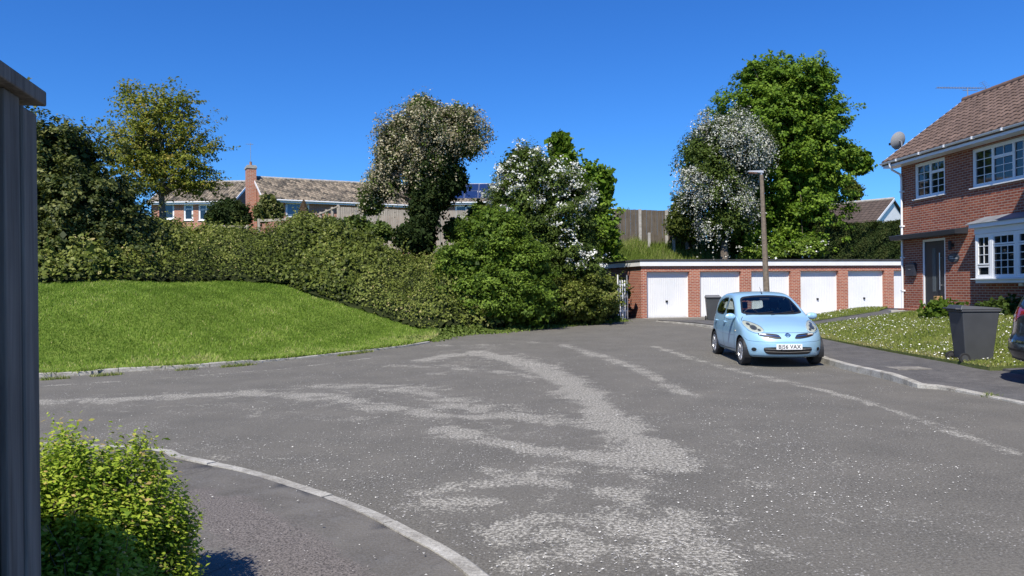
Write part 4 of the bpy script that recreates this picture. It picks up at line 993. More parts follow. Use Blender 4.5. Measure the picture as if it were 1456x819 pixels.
def area_scatter(xs, ys, zf, poly, n, r):
    X, Y = np.meshgrid(xs, ys); Z = zf(X.ravel(), Y.ravel()).reshape(X.shape); dx = xs[1]-xs[0]; dy = ys[1]-ys[0]
    gy, gx = np.gradient(Z, dy, dx); A = np.sqrt(1+gx**2+gy**2); m = inpoly(X, Y, poly); w_ = (A*m).ravel(); w_ = w_/w_.sum()
    i = r.choice(w_.size, n, p=w_); x = X.ravel()[i]+(r.random(n)-.5)*dx; y = Y.ravel()[i]+(r.random(n)-.5)*dy
    g1, g2 = gx.ravel()[i], gy.ravel()[i]; z = Z.ravel()[i]+g1*(x-X.ravel()[i])+g2*(y-Y.ravel()[i])
    return np.stack([x, y, z], 1), unit(np.stack([-g1, -g2, np.ones(n)], 1))
def build_hedge():
    r = np.random.default_rng(21); e = empty('hedge', (-8, 24, 1.5), 0, 'long overgrown bramble and ivy hedge covering the bank above the grass mound', 'hedge')
    xs = np.arange(-26, 6, .2); ys = np.arange(20, 41, .2)
    P, nn = area_scatter(xs, ys, hedge_h, hedge_poly, 175000, r)
    ct = np.sin(P[:, 0]*1.3+P[:, 1])*.5+np.sin(P[:, 0]*3.1-P[:, 1]*2.3+P[:, 2]*2)*.6+np.sin(P[:, 0]*.45+2)*.8
    P += nn*(r.normal(0, .09, len(P))[:, None])-np.array([8, 24, 1.5])*np.array([-1, 1, 1])
    L = .105*(1+.3*np.sin(P[:, 0]*.9+1))*(1+r.normal(0, .3, len(P))).clip(.4, 1.8)
    V, F = leafquads(P, nn+np.array([0, -.25, .3])+r.normal(0, .55, P.shape), L, L*.75, r)
    npmesh('foliage', V, F, L_hedge, e, tint=np.clip(.42+ct*.17+r.normal(0, .20, len(P)), 0, 1))
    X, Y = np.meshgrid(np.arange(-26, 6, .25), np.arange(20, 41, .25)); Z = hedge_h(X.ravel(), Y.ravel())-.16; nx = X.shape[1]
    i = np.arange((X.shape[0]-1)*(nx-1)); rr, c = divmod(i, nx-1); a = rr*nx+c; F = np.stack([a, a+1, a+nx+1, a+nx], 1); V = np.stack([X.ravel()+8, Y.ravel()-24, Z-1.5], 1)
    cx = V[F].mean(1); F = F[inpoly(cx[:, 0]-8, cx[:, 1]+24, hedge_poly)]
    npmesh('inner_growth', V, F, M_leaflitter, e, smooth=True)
    # long arching shoots standing out of the mass
    k = 1300; ii = r.choice(len(P), k); C = []; Nn_ = []; T_ = []
    for q in ii:
        d = unit((nn[q]+r.normal(0, .5, 3)+np.array([0, 0, .6]))[None])[0]; ln = r.uniform(.2, .85)
        for s in np.linspace(.1, 1, 14): C.append(P[q]+d*ln*s+np.array([0, 0, -.25*s*s*ln])+r.normal(0, .02, 3)); Nn_.append(r.normal(size=3)+[0, -.3, .6])
    C = np.array(C); L = np.full(len(C), .085); V, F = leafquads(C, np.array(Nn_), L, L*.7, r); npmesh('shoots', V, F, L_hedge, e, tint=np.clip(.6+r.normal(0, .15, len(F)), 0, 1))
build_hedge()
def build_edgeplants():      # ivy, nettles and weeds at the foot of the hedge, along the road edge
    r = np.random.default_rng(5); line = [gr(600, 486), gr(622, 480), gr(660, 475), gr(700, 473), (0.6, 27.2), (2.2, 29.0), (3.9, 30.9), (4.6, 31.6)]
    P = resample(smooth_path(line, 5), .02); n = len(P)*26; i = r.integers(0, len(P), n); off = r.normal(0, .28, n)
    tg = np.gradient(P, axis=0); tg = unit(tg); nn = np.stack([-tg[:, 1], tg[:, 0]], 1); xy = P[i]+nn[i]*(off[:, None]+.15)+r.normal(0, .05, (n, 2)); hgt = (.04+.34*np.clip(off+.45, 0, 1))*r.random(n)*(1+.6*np.sin(P[i][:, 0]*3))
    C = np.stack([xy[:, 0], xy[:, 1], Hroad(xy[:, 0], xy[:, 1])+np.maximum(hgt, .02)], 1); L = np.full(n, .085)*(1+r.normal(0, .3, n)).clip(.4, 2)
    V, F = leafquads(C, r.normal(size=(n, 3))+np.array([0, -.3, .7]), L, L*.7, r); o = npmesh('ground_cover', V, F, L_haw, tint=np.clip(.72+r.normal(0, .2, n), 0, 1))
    setp(o, 'low ivy and weeds spilling from the hedge onto the road edge', 'ground cover', kind='stuff')
build_edgeplants()

# ---------------------------------------------------------------- trees and large shrubs
K = 1.0
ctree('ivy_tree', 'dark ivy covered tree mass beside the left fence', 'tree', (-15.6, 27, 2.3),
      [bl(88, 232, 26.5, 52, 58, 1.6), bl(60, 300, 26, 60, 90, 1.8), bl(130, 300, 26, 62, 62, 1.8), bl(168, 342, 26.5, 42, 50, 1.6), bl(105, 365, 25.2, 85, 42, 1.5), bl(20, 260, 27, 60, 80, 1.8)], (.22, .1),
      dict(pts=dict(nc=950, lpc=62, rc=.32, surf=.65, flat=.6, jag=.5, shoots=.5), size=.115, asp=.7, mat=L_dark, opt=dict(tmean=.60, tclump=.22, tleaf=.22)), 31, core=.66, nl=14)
ctree('laurel_shrub', 'glossy laurel shrub at the foot of the ivy mass beside the left fence', 'shrub', (-15.2, 25, 2.0),
      [bl(85, 385, 24.3, 40, 24, .8), bl(135, 390, 24.2, 35, 17, .7)], None,
      dict(pts=dict(nc=120, lpc=32, rc=.3, surf=.7, flat=.7), size=.17, asp=.42, mat=L_haw, opt=dict(tmean=.78, tclump=.12, tleaf=.2)), 32, core=.7)
def bronze_extra(e, pts, r): pass
ctree('bronze_tree', 'airy bronze and green leaved tree rising above the left hedge', 'tree', tuple(at(232, 330, 34.5)),
      [bl(222, 170, 34, 52, 44, 1.6), bl(215, 215, 34, 70, 50, 2.1), bl(270, 225, 34, 40, 50, 1.5), bl(188, 235, 34, 45, 42, 1.5), bl(235, 262, 34, 66, 30, 2.0), bl(285, 262, 34, 25, 24, 1.0), bl(195, 145, 34.2, 25, 20, .9), bl(255, 145, 34, 26, 22, .9)], (.17, .05),
      dict(pts=dict(nc=950, lpc=24, rc=.26, surf=.25, flat=.35, elong=2.6, droop=-.15, jag=.35), size=.13, asp=.55, mat=L_bronze, opt=dict(tmean=.5, tclump=.18, tleaf=.18)), 33, core=0, nl=70, trunktop=tuple(at(228, 175, 34)), bark=M_barkgrey)
def cream_extra(e, pts, r):
    z0 = at(600, 235, 32).z
    blossom(e, pts, r, 6500, .075, P_cream, sel=lambda P: (P[:, 2] > z0-2.2) & (r.random(len(P)) < np.clip((P[:, 2]-z0+1.6-.5*(P[:, 0]+3.7))/2.2, .08, 1)) & (P[:, 1] < 32.6), k=8, off=.18, spread=.10, sprays=.6)
ctree('hawthorn_tree', 'mushroom shaped hawthorn with fading cream blossom and ivy choked trunk', 'tree', tuple(at(606, 345, 32)),
      [bl(618, 185, 32, 52, 30, 1.5), bl(658, 202, 32, 30, 25, 1.0), bl(575, 195, 32, 33, 28, 1.0), bl(560, 225, 32, 24, 26, .8), bl(546, 262, 32, 22, 22, .7), bl(528, 285, 32, 11, 16, .4), bl(600, 155, 32, 18, 11, .6), bl(650, 168, 32, 28, 12, .8), bl(606, 235, 32, 36, 30, 1.1)], (.3, .1),
      dict(pts=dict(nc=1150, lpc=36, rc=.22, surf=.45, flat=.9, elong=2.2, droop=1.4, jag=.7), size=.08, asp=.55, mat=L_haw, opt=dict(tmean=.40, tclump=.15, tleaf=.15, hang=1.0)), 34, core=.5, nl=40, extra=cream_extra)
ctree('climbing_ivy', 'black green ivy column smothering the trunk of the mushroom shaped hawthorn', 'ivy', (0, 0, 0),
      [bl(618, 238, 31.9, 32, 34, .9), bl(612, 275, 31.8, 28, 28, .8), bl(603, 308, 31.7, 17, 26, .55), bl(600, 338, 31.6, 14, 20, .5), bl(641, 256, 31.9, 20, 18, .6), bl(582, 338, 31.3, 18, 9, .5)], None,
      dict(pts=dict(nc=420, lpc=75, rc=.26, surf=.8, flat=1.1, jag=.25), size=.085, asp=.75, mat=L_conif, opt=dict(tmean=.30, tclump=.15, tleaf=.2, hang=.8)), 35, core=.8)
def white_extra(e, pts, r):
    blossom(e, pts, r, 640, .078, P_white, sel=lambda P: (P[:, 1] < 30.7) & ((P[:, 2] > 4.9+.5*np.sin(P[:, 0]*4)) | (np.abs(P[:, 0]-(2.35-.28*(P[:, 2]-3))) < .45) & (P[:, 2] > 2.4) | (r.random(len(P)) < .05)) & (np.sin(P[:, 0]*6.2+P[:, 2]*2)*np.sin(P[:, 2]*5.7) > -.2), k=17, off=.15, spread=.10)
ctree('hawthorn_tree', 'rounded hawthorn with bright white blossom clusters left of the garages', 'tree', tuple(at(770, 440, 30)),
      [bl(765, 265, 30, 52, 46, 1.4), bl(735, 300, 30, 38, 45, 1.2), bl(800, 300, 30, 45, 62, 1.3), bl(815, 370, 30, 42, 45, 1.2), bl(760, 345, 30, 52, 55, 1.3), bl(745, 235, 30, 26, 18, .7)], (.16, .06),
      dict(pts=dict(nc=950, lpc=55, rc=.27, surf=.7, flat=.7, elong=.8, droop=.3, jag=.3), size=.085, asp=.65, mat=L_haw, opt=dict(tmean=.42, tclump=.18, tleaf=.18)), 36, core=.72, nl=24, extra=white_extra)
ctree('sycamore_sapling', 'bright green young tree rising behind the white hawthorn beside the garages', 'tree', (3.3, 34.6, 1.5),
      [bl(796, 206, 34.5, 9, 14, .4), bl(800, 235, 34.5, 22, 18, .7), bl(832, 260, 34.5, 22, 26, .8), bl(856, 262, 34.5, 11, 26, .5), bl(845, 310, 34.5, 26, 40, 1.0), bl(862, 345, 34.5, 18, 34, .7)], (.1, .03),
      dict(pts=dict(nc=430, lpc=22, rc=.22, surf=.4, flat=.6, elong=1.0, jag=.5, shoots=.6), size=.14, asp=.75, mat=L_syc, opt=dict(tmean=.58, tclump=.15, tleaf=.15)), 37, core=.4, nl=26, trunktop=tuple(at(800, 215, 34.5)))
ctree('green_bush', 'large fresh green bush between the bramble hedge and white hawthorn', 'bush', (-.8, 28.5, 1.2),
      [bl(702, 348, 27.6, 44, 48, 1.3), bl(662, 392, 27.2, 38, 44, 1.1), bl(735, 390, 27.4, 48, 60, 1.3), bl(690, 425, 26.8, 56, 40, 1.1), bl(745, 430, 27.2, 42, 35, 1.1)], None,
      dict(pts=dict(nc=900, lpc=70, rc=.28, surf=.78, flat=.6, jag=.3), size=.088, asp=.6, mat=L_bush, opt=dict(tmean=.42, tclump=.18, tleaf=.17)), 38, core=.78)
ctree('bramble_shrub', 'low sprawling bramble shrub touching the left end of the garage block', 'shrub', (3.2, 30.3, .4),
      [bl(838, 427, 29.6, 36, 38, 1.0), bl(800, 432, 29.2, 38, 30, 1.0), bl(850, 414, 30.4, 12, 24, .6)], None,
      dict(pts=dict(nc=430, lpc=75, rc=.25, surf=.8, flat=.6, jag=.25), size=.085, asp=.7, mat=L_hedge, opt=dict(tmean=.42, tclump=.15, tleaf=.17)), 39, core=.8)
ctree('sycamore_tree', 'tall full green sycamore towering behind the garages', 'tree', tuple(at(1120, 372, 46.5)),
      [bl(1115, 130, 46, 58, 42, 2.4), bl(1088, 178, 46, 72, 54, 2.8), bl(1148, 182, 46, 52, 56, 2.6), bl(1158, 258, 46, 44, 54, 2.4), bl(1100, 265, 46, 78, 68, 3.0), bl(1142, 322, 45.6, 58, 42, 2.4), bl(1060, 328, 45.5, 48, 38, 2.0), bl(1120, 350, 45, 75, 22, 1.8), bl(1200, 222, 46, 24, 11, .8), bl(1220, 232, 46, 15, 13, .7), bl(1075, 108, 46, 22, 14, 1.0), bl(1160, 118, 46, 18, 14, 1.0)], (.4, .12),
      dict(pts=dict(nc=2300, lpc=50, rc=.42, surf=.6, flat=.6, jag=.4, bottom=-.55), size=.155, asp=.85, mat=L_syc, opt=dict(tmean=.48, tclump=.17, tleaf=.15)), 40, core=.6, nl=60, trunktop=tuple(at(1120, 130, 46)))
def white2(e, pts, r):
    blossom(e, pts, r, 4300, .085, P_white2, sel=lambda P: (P[:, 1] < 43.6) & (np.sin(P[:, 0]*1.1+P[:, 2]*.6)+.6*np.sin(P[:, 2]*2.1+P[:, 0])+r.normal(0, .25, len(P)) > -.45), k=8, off=.25, spread=.10, sprays=.9)
P_white2 = leafmat('greyish_white_blossom', [(0, (.22, .23, .17)), (.6, (.48, .48, .42)), (1, (.68, .68, .62))], .15, .8, .1)
ctree('hawthorn_tree', 'tall weeping hawthorn thick with white blossom in front of the sycamore', 'tree', tuple(at(1030, 365, 43)),
      [bl(1025, 205, 43, 44, 40, 1.8), bl(1055, 215, 43, 36, 42, 1.5), bl(1000, 230, 43, 36, 45, 1.4), bl(1020, 265, 43, 42, 42, 1.7), bl(1040, 305, 43, 30, 38, 1.3), bl(1020, 320, 43, 22, 24, 1.0), bl(1075, 205, 42.8, 18, 30, .8)], (.2, .07),
      dict(pts=dict(nc=800, lpc=38, rc=.36, surf=.6, flat=.9, elong=1.8, droop=1.3, jag=.35), size=.12, asp=.6, mat=L_haw, opt=dict(tmean=.4, tclump=.15, tleaf=.15, hang=1.0)), 41, core=.6, nl=34, extra=white2)
ctree('olive_bush', 'small olive green bush at the right end of the dark panel fence', 'bush', tuple(at(978, 345, 44.5)),
      [bl(978, 300, 44.5, 26, 26, 1.0), bl(968, 318, 44.5, 20, 20, .8), bl(985, 325, 44.5, 22, 18, .8)], (.1, .04),
      dict(pts=dict(nc=230, lpc=50, rc=.3, surf=.6, flat=.6, jag=.4), size=.12, asp=.5, mat=L_olive, opt=dict(tmean=.45, tclump=.15, tleaf=.15)), 42, core=.65, nl=10)
ctree('bank_bush', 'pale green bush with a few white flowers under the sycamore above the garage roof', 'bush', (0, 0, 0),
      [bl(1150, 355, 43, 26, 14, .8), bl(1085, 362, 43.5, 40, 9, .8)], None,
      dict(pts=dict(nc=150, lpc=40, rc=.28, surf=.6, flat=.6), size=.12, asp=.6, mat=L_bush, opt=dict(tmean=.75, tclump=.15, tleaf=.15)), 43, core=.6, extra=lambda e, p, r: blossom(e, p, r, 35, .12, P_white, k=6))
ctree('dark_bush', 'round dark evergreen bush between the two left bungalows', 'bush', (0, 0, 0),
      [bl(325, 306, 46, 26, 20, 1.0), bl(338, 310, 46, 16, 14, .7), bl(310, 312, 46, 14, 12, .7)], None,
      dict(pts=dict(nc=190, lpc=55, rc=.26, surf=.8, flat=.7), size=.10, asp=.6, mat=L_conif, opt=dict(tmean=.45, tclump=.15, tleaf=.15)), 44, core=.8)
ctree('variegated_shrub', 'yellow green variegated shrub beside the tall chimney', 'shrub', (0, 0, 0),
      [bl(381, 292, 46, 10, 15, .5), bl(390, 300, 46, 10, 12, .5), bl(374, 302, 46, 9, 12, .5)], None,
      dict(pts=dict(nc=85, lpc=26, rc=.22, surf=.5, flat=.7), size=.14, asp=.5, mat=L_vari, opt=dict(tmean=.5, tclump=.15, tleaf=.2)), 45, core=.4)
def cone():
    r = np.random.default_rng(46); e = empty('cone_conifer', (0, 0, 0), 0, 'brown cone shaped dwarf conifer in front of the big bungalow window', 'conifer'); c = at(432, 311, 45.5); h = 26*45.5/1060*1.05; n = 7000
    t = r.random(n)**.6; a = r.random(n)*2*math.pi; rad = (.52*t**.8)*(.85+.2*r.random(n)); P = np.stack([c.x+rad*np.cos(a), c.y+rad*np.sin(a), c.z-.3+(h+.3)*(1-t)], 1)
    L = np.full(n, .10); V, F = leafquads(P, np.stack([np.cos(a), np.sin(a), .4+0*a], 1)+r.normal(0, .4, (n, 3)), L, L*.5, r, hang=-1); npmesh('foliage', V, F, L_brown, e, tint=r.random(n))
    trunkmesh('trunk', (c.x, c.y, c.z-1), (c.x, c.y, c.z+h*.8), .06, .02, [], M_bark, e, r, wob=.01)
cone()
for args in (('leafy_shrub', 'pale flowering shrub growing up against the pale board fence', 'shrub', [bl(505, 322, 40.5, 28, 9, .8), bl(470, 324, 40, 22, 7, .7), bl(540, 330, 40, 20, 8, .7)], L_haw, .8, 47),
             ('leafy_shrub', 'pale budding shrub at the right end of the pale board fence', 'shrub', [bl(684, 306, 33, 10, 11, .4), bl(650, 328, 33, 16, 8, .5)], L_olive, .7, 48),
             ('leafy_shrub', 'small shrub poking up beside the far white gable', 'shrub', [bl(1208, 268, 60, 10, 14, .8), bl(1216, 274, 60, 8, 10, .6)], L_olive, .4, 49)):
    ctree(args[0], args[1], args[2], (0, 0, 0), args[3], None, dict(pts=dict(nc=130, lpc=40, rc=.26, surf=.5, flat=.7), size=.11, asp=.6, mat=args[4], opt=dict(tmean=args[5], tclump=.12, tleaf=.15)), args[6], core=.5)
# clipped conifer hedge behind the garages on the right
def conifer_hedge():
    r = np.random.default_rng(50); e = empty('conifer_hedge', (0, 0, 0), 0, 'dark clipped conifer hedge behind the right half of the garage block', 'hedge'); a = at(1160, 322, 43.5); b_ = at(1300, 318, 46); n = 42000; d = b_-a; L = d.length; t = r.random(n); f = r.random(n)
    H = 2.6; W_ = 1.3; P = np.zeros((n, 3)); nn = np.zeros((n, 3)); side = f < .6; x = t
    ux, uy = d.x/L, d.y/L; nx, ny = uy, -ux; z = r.random(n)**.8*H; lump = .1*np.sin(x*31)+.08*np.sin(z*5+x*17)+.05*np.sin(x*80+z*9)
    o = np.where(side, lump, (r.random(n))*-W_); zz = np.where(side, -z+a.z, a.z+lump*.8+.06*np.sin(x*23))+ (b_.z-a.z)*x
    P[:, 0] = a.x+ux*L*x+nx*o; P[:, 1] = a.y+uy*L*x+ny*o; P[:, 2] = zz; nn[:] = np.where(side[:, None], [nx, ny, .25], [0, 0, 1]); P += r.normal(0, .05, P.shape)
    Ls = np.full(n, .12); V, F = leafquads(P, nn+r.normal(0, .5, nn.shape), Ls, Ls*.5, r, hang=-.5); npmesh('foliage', V, F, L_conif, e, tint=np.clip(.5+.25*lump/.1*.5+r.normal(0, .2, n), 0, 1))
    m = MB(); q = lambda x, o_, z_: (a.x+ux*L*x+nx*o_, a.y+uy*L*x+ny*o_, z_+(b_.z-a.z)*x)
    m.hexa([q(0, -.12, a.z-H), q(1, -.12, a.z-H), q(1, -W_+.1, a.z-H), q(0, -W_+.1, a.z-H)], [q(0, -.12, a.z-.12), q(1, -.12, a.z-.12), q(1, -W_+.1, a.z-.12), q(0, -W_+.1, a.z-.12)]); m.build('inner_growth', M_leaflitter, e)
conifer_hedge()
# near golden privet
def privet():
    r = np.random.default_rng(60); e = empty('privet_shrub', (-2.2, 4.1, .1), 0, 'bright yellow green privet shrub in the near left corner beside the grey fence', 'shrub')
    # sprigs: short stems carrying pairs of small leaves
    ns = 3300; d = unit(r.normal(size=(ns, 3))); d[:, 2] = np.abs(d[:, 2])*1.0-.18; d = unit(d)
    c0 = np.array([-2.10, 3.62, .05]); R_ = np.array([.47, .54, .86]); lump = 1+.13*np.sin(d[:, 0]*7+d[:, 2]*5)*np.sin(d[:, 1]*6)+r.normal(0, .05, ns)
    tip = c0+d*R_*lump[:, None]; tip[:, 0] += .10*np.clip(tip[:, 2]-.6, -1, 0)
    stick = r.random(ns) < .04; ln = np.where(stick, r.uniform(.18, .32, ns), r.uniform(.10, .2, ns)); sd_ = unit(d*.7+np.array([0, 0, .75])+r.normal(0, .35, (ns, 3)))
    base = tip-sd_*(ln*.6)[:, None]; tipp = base+sd_*ln[:, None]
    C = []; Nn_ = []; Ax = []; Tt = []
    for k, s in enumerate(np.linspace(.12, 1, 9)):
        for sgn in (-1, 1):
            p = base+(tipp-base)*s; a = unit(np.cross(sd_, np.array([0.3, .2, 1]))); b2 = np.cross(sd_, a); ang = k*1.57; sidev = a*math.cos(ang)+b2*math.sin(ang)
            C.append(p+sidev*sgn*.016); Ax.append(unit(sidev*sgn+sd_*.6)); Nn_.append(unit(sd_+r.normal(0, .3, sd_.shape))); Tt.append(np.clip(.25+.5*s+r.normal(0, .13, ns)+(r.random(ns) < .05)*.4, 0, 1))
    C = np.concatenate(C)-c0_off; Nn_ = np.concatenate(Nn_); Ax = np.concatenate(Ax); L = .026*(1+r.normal(0, .25, len(C))).clip(.5, 1.6)
    n = len(C); u = unit(Ax-Nn_*(Ax*Nn_).sum(1)[:, None]); v = np.cross(Nn_, u); L = L[:, None]
    V = np.stack([C, C+u*L*.45+v*L*.26+Nn_*L*.06, C+u*L, C+u*L*.45-v*L*.26+Nn_*L*.06], 1).reshape(-1, 3)
    npmesh('foliage', V, np.arange(4*n).reshape(n, 4), L_privet, e, tint=np.concatenate(Tt))
    b = MB()
    for q in r.choice(ns, 260, replace=False): b.tube([c0-c0_off+(base[q]-c0)*.25*np.array([1, 1, .3]), base[q]-c0_off-sd_[q]*.05, tipp[q]-c0_off], [.008, .004, .0015], 4, cap=False)
    b.build('stems', M_bark, e, uv=False)
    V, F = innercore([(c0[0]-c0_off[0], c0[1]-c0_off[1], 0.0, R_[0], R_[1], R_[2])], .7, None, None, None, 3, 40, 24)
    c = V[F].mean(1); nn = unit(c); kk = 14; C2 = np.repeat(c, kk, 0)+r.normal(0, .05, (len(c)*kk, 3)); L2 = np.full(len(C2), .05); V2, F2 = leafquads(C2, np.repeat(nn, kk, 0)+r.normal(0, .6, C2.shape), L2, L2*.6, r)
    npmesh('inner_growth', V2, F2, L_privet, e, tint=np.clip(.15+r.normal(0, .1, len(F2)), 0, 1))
c0_off = np.array([-2.2, 4.1, .1])
privet()

# ================================================================ grass, daisies, small plants
def blades(name, P, h, w_, mat, tint, r, kind='stuff', lean=.45, parent=None):
    n = len(P); a = r.random(n)*2*math.pi; u = np.stack([np.cos(a), np.sin(a), 0*a], 1); h = h*(1+r.normal(0, .35, n)).clip(.3, 2); l = r.normal(0, lean, (n, 2))
    tip = P+np.stack([l[:, 0]*h, l[:, 1]*h, h], 1); V = np.stack([P-u*w_/2, P+u*w_/2, tip], 1).reshape(-1, 3)
    return npmesh(name, V, np.arange(3*n).reshape(n, 3), mat, parent, tint=tint)
G_lawn = leafmat('grass_blade', [(0, (.06, .11, .012)), (.5, (.18, .28, .035)), (.85, (.32, .42, .08)), (1, (.50, .45, .20))], .3, .5, .25)
G_dry = leafmat('long_grass_blade', [(0, (.07, .11, .015)), (.5, (.18, .24, .045)), (1, (.38, .36, .16))], .3, .6, .2)
def polyscatter(poly, n, r, wf=None):
    p = np.array(poly); lo, hi = p.min(0), p.max(0); out = []
    tot = 0
    while tot < n:
        q = lo+(hi-lo)*r.random((n*2, 2)); q = q[inpoly(q[:, 0], q[:, 1], poly)]
        if wf is not None: q = q[r.random(len(q)) < wf(q[:, 0], q[:, 1])]
        out.append(q); tot += len(q)
        if len(q) == 0: break
    return np.concatenate(out)[:n]
def build_grass():
    r = np.random.default_rng(70)
    vis = [p for p in kin if p[0] > -14]+[(-2.35, 24.2)]+[(p[0], p[1]+.6) for p in gb[::-1]]+[(-17.5, 24), (-14, 13.9)]
    q = polyscatter(vis, 190000, r); z = T(q[:, 0], q[:, 1])+.03; P = np.c_[q, z]; d = footdist(q[:, 0], q[:, 1])
    n1 = np.sin(q[:, 0]*1.3+np.sin(q[:, 1]))*np.sin(q[:, 1]*1.1+1); n2 = np.sin(q[:, 0]*4+q[:, 1]*2.3)*np.sin(q[:, 1]*3.1-q[:, 0])
    dry = np.clip(1-d/.9, 0, 1)*(.5+.5*r.random(len(q))); t = np.clip(.42+.19*n1+.13*n2+r.normal(0, .20, len(q))+dry*.5+(r.random(len(q)) < .02)*.5, 0, 1)
    setp(blades('grass', P, .052*(1+.25*n1), .02, G_lawn, t, r), 'mown bright green grass covering the mound', 'grass', kind='stuff')
    kk = np.array([p for p in kin if p[0] > -14]); ii = r.integers(0, len(kk)-1, 7000); qq = kk[ii]+(kk[ii+1]-kk[ii])*r.random((7000, 1))+r.normal(0, .05, (7000, 2)); sel = np.sin(qq[:, 0]*3.1)+np.sin(qq[:, 0]*7.7) > -.6; qq = qq[sel]
    setp(blades('grass', np.c_[qq, T(qq[:, 0], qq[:, 1])+.03], .085, .02, G_lawn, np.clip(.62+r.normal(0, .2, len(qq)), 0, 1), r, lean=.9), 'ragged longer grass hanging over the far left kerb', 'grass', kind='stuff')
    # near right daisy lawn
    q = np.r_[polyscatter(lawnpoly, 60000, r), polyscatter(lawn2, 12000, r)]; P = np.c_[q, lawnz(q[:, 0], q[:, 1])+.04]; e = np.clip(1-(q[:, 0]-8.7)/.5, 0, 1)
    t = np.clip(.5+.15*np.sin(q[:, 0]*2)*np.sin(q[:, 1]*2.3)+r.normal(0, .18, len(q))+e*.3, 0, 1)
    setp(blades('grass', P, .05, .02, G_dry2, t, r), 'short dry grass of the daisy lawn before the near brick house', 'grass', kind='stuff')
    q = np.r_[polyscatter(lawnpoly, 2700, r, lambda x, y: .25+.75*(np.sin(x*1.5+y*.8)+np.sin(y*1.9-x)+.9 > .3)), polyscatter(lawn2, 420, r)]
    n = len(q); C = np.c_[q, lawnz(q[:, 0], q[:, 1])+.09+r.normal(0, .012, n)]; a = np.linspace(0, 2*math.pi, 7)[:-1]; s = .013*(1+r.normal(0, .25, n)).clip(.5, 1.7); ti = r.normal(0, .35, (n, 2))
    off = np.stack([np.cos(a), np.sin(a)], 1); V = C[:, None, :]+np.concatenate([off[None]*s[:, None, None], (off[None]*s[:, None, None]*ti[:, None, :]).sum(2, keepdims=True)], 2)
    o = npmesh('daisies', V.reshape(-1, 3), np.arange(6*n).reshape(n, 6), plain('daisy_petal', (.78, .78, .74), .8)); setp(o, 'scattered white daisies all over the lawn before the near brick house', 'daisies', kind='stuff')
    # rough grass slope above the garages
    sl = [(4.2, 39.6), (16, 42.8), (24, 45), (24, 50), (4, 48)]; q = polyscatter(sl, 60000, r); P = np.c_[q, T(q[:, 0], q[:, 1])-.03]
    t = np.clip(.45+.2*np.sin(q[:, 0]*1.4+1)*np.sin(q[:, 1]*1.9)+r.normal(0, .2, len(q)), 0, 1)
    setp(blades('rough_grass', P, .36*(1+.3*np.sin(q[:, 0]*2.3)*np.sin(q[:, 1]*1.6)), .045, G_dry, t, r, lean=.3), 'long rough grass on the slope above the garage roof', 'grass', kind='stuff')
    # tufts along the kerbs
    for nm, ln, cnt, lab in (('kerb_weeds', [gr(60, 541), gr(200, 531), gr(340, 521), gr(480, 507), gr(612, 489)], 3800, 'dry weeds growing along the far left kerb'), ('kerb_weeds', [gr(1300, 547), gr(1330, 556), gr(1372, 561), gr(1415, 566)], 900, 'weeds growing in the gutter of the dropped right kerb')):
        Pp = resample(ln, .05); i = r.integers(0, len(Pp), cnt); keep = (np.sin(Pp[i][:, 0]*2.7)+np.sin(Pp[i][:, 0]*6.1+1) > .35); i = i[keep]; m = len(i); xy = Pp[i]+r.normal(0, .035, (m, 2))+np.array([0, .04]); P = np.c_[xy, Hroad(xy[:, 0], xy[:, 1])]
        setp(blades(nm, P, .06, .018, G_dry, np.clip(.6+r.normal(0, .25, m), 0, 1), r, lean=.7), lab, 'weeds', kind='stuff')
    Pp = resample(kpath, .05); i = r.integers(0, len(Pp), 2200); keep = (np.sin(Pp[i][:, 0]*5.7)+np.sin(Pp[i][:, 0]*11.1+1) > 1.25); i = i[keep]; m = len(i); xy = Pp[i]+r.normal(0, .02, (m, 2))
    setp(blades('kerb_weeds', np.c_[xy, np.full(m, .03)], .07, .007, G_dry, np.clip(.55+r.normal(0, .25, m), 0, 1), r, lean=.5), 'sparse grass tufts along the near curved kerb', 'weeds', kind='stuff')
G_dry2 = leafmat('verge_blade', [(0, (.10, .14, .02)), (.5, (.22, .27, .055)), (1, (.36, .32, .15))], .3, .6, .2)
build_grass()
# fallen petals and scraps as real flecks on the near ground
def petals():
    r = np.random.default_rng(80); n = 17000; D = 3.4+r.random(n)**1.3*15; u = r.uniform(-.62, .62, n); x = u*D; y = D
    keep = (np.sin(x*1.1+np.sin(y*.8)*2)*np.sin(y*1.3-x*.5) > -.55+r.random(n)*.6); x, y = x[keep], y[keep]; n = len(x)
    on = inpoly(x, y, pp); m = ~on | (r.random(n) < .12); x, y, on = x[m], y[m], on[m]; n = len(x); z = np.where(on, PZ+.009, .004+Hroad(x, y))
    d, _ = polydist(x, y, list(kpath)); mm = d > .14; x, y, z = x[mm], y[mm], z[mm]; n = len(x)
    C = np.stack([x, y, z+.003], 1); L = .0125*(1+r.normal(0, .45, n)).clip(.4, 2.6); V, F = leafquads(C, np.array([0, 0, 1.])+r.normal(0, .16, (n, 3)), L, L*.75, r)
    setp(npmesh('petals', V, F, plain('fallen_petal', (.62, .60, .54), .8)), 'fallen pale petals scattered over the road and near pavement', 'petals', kind='stuff')
petals()

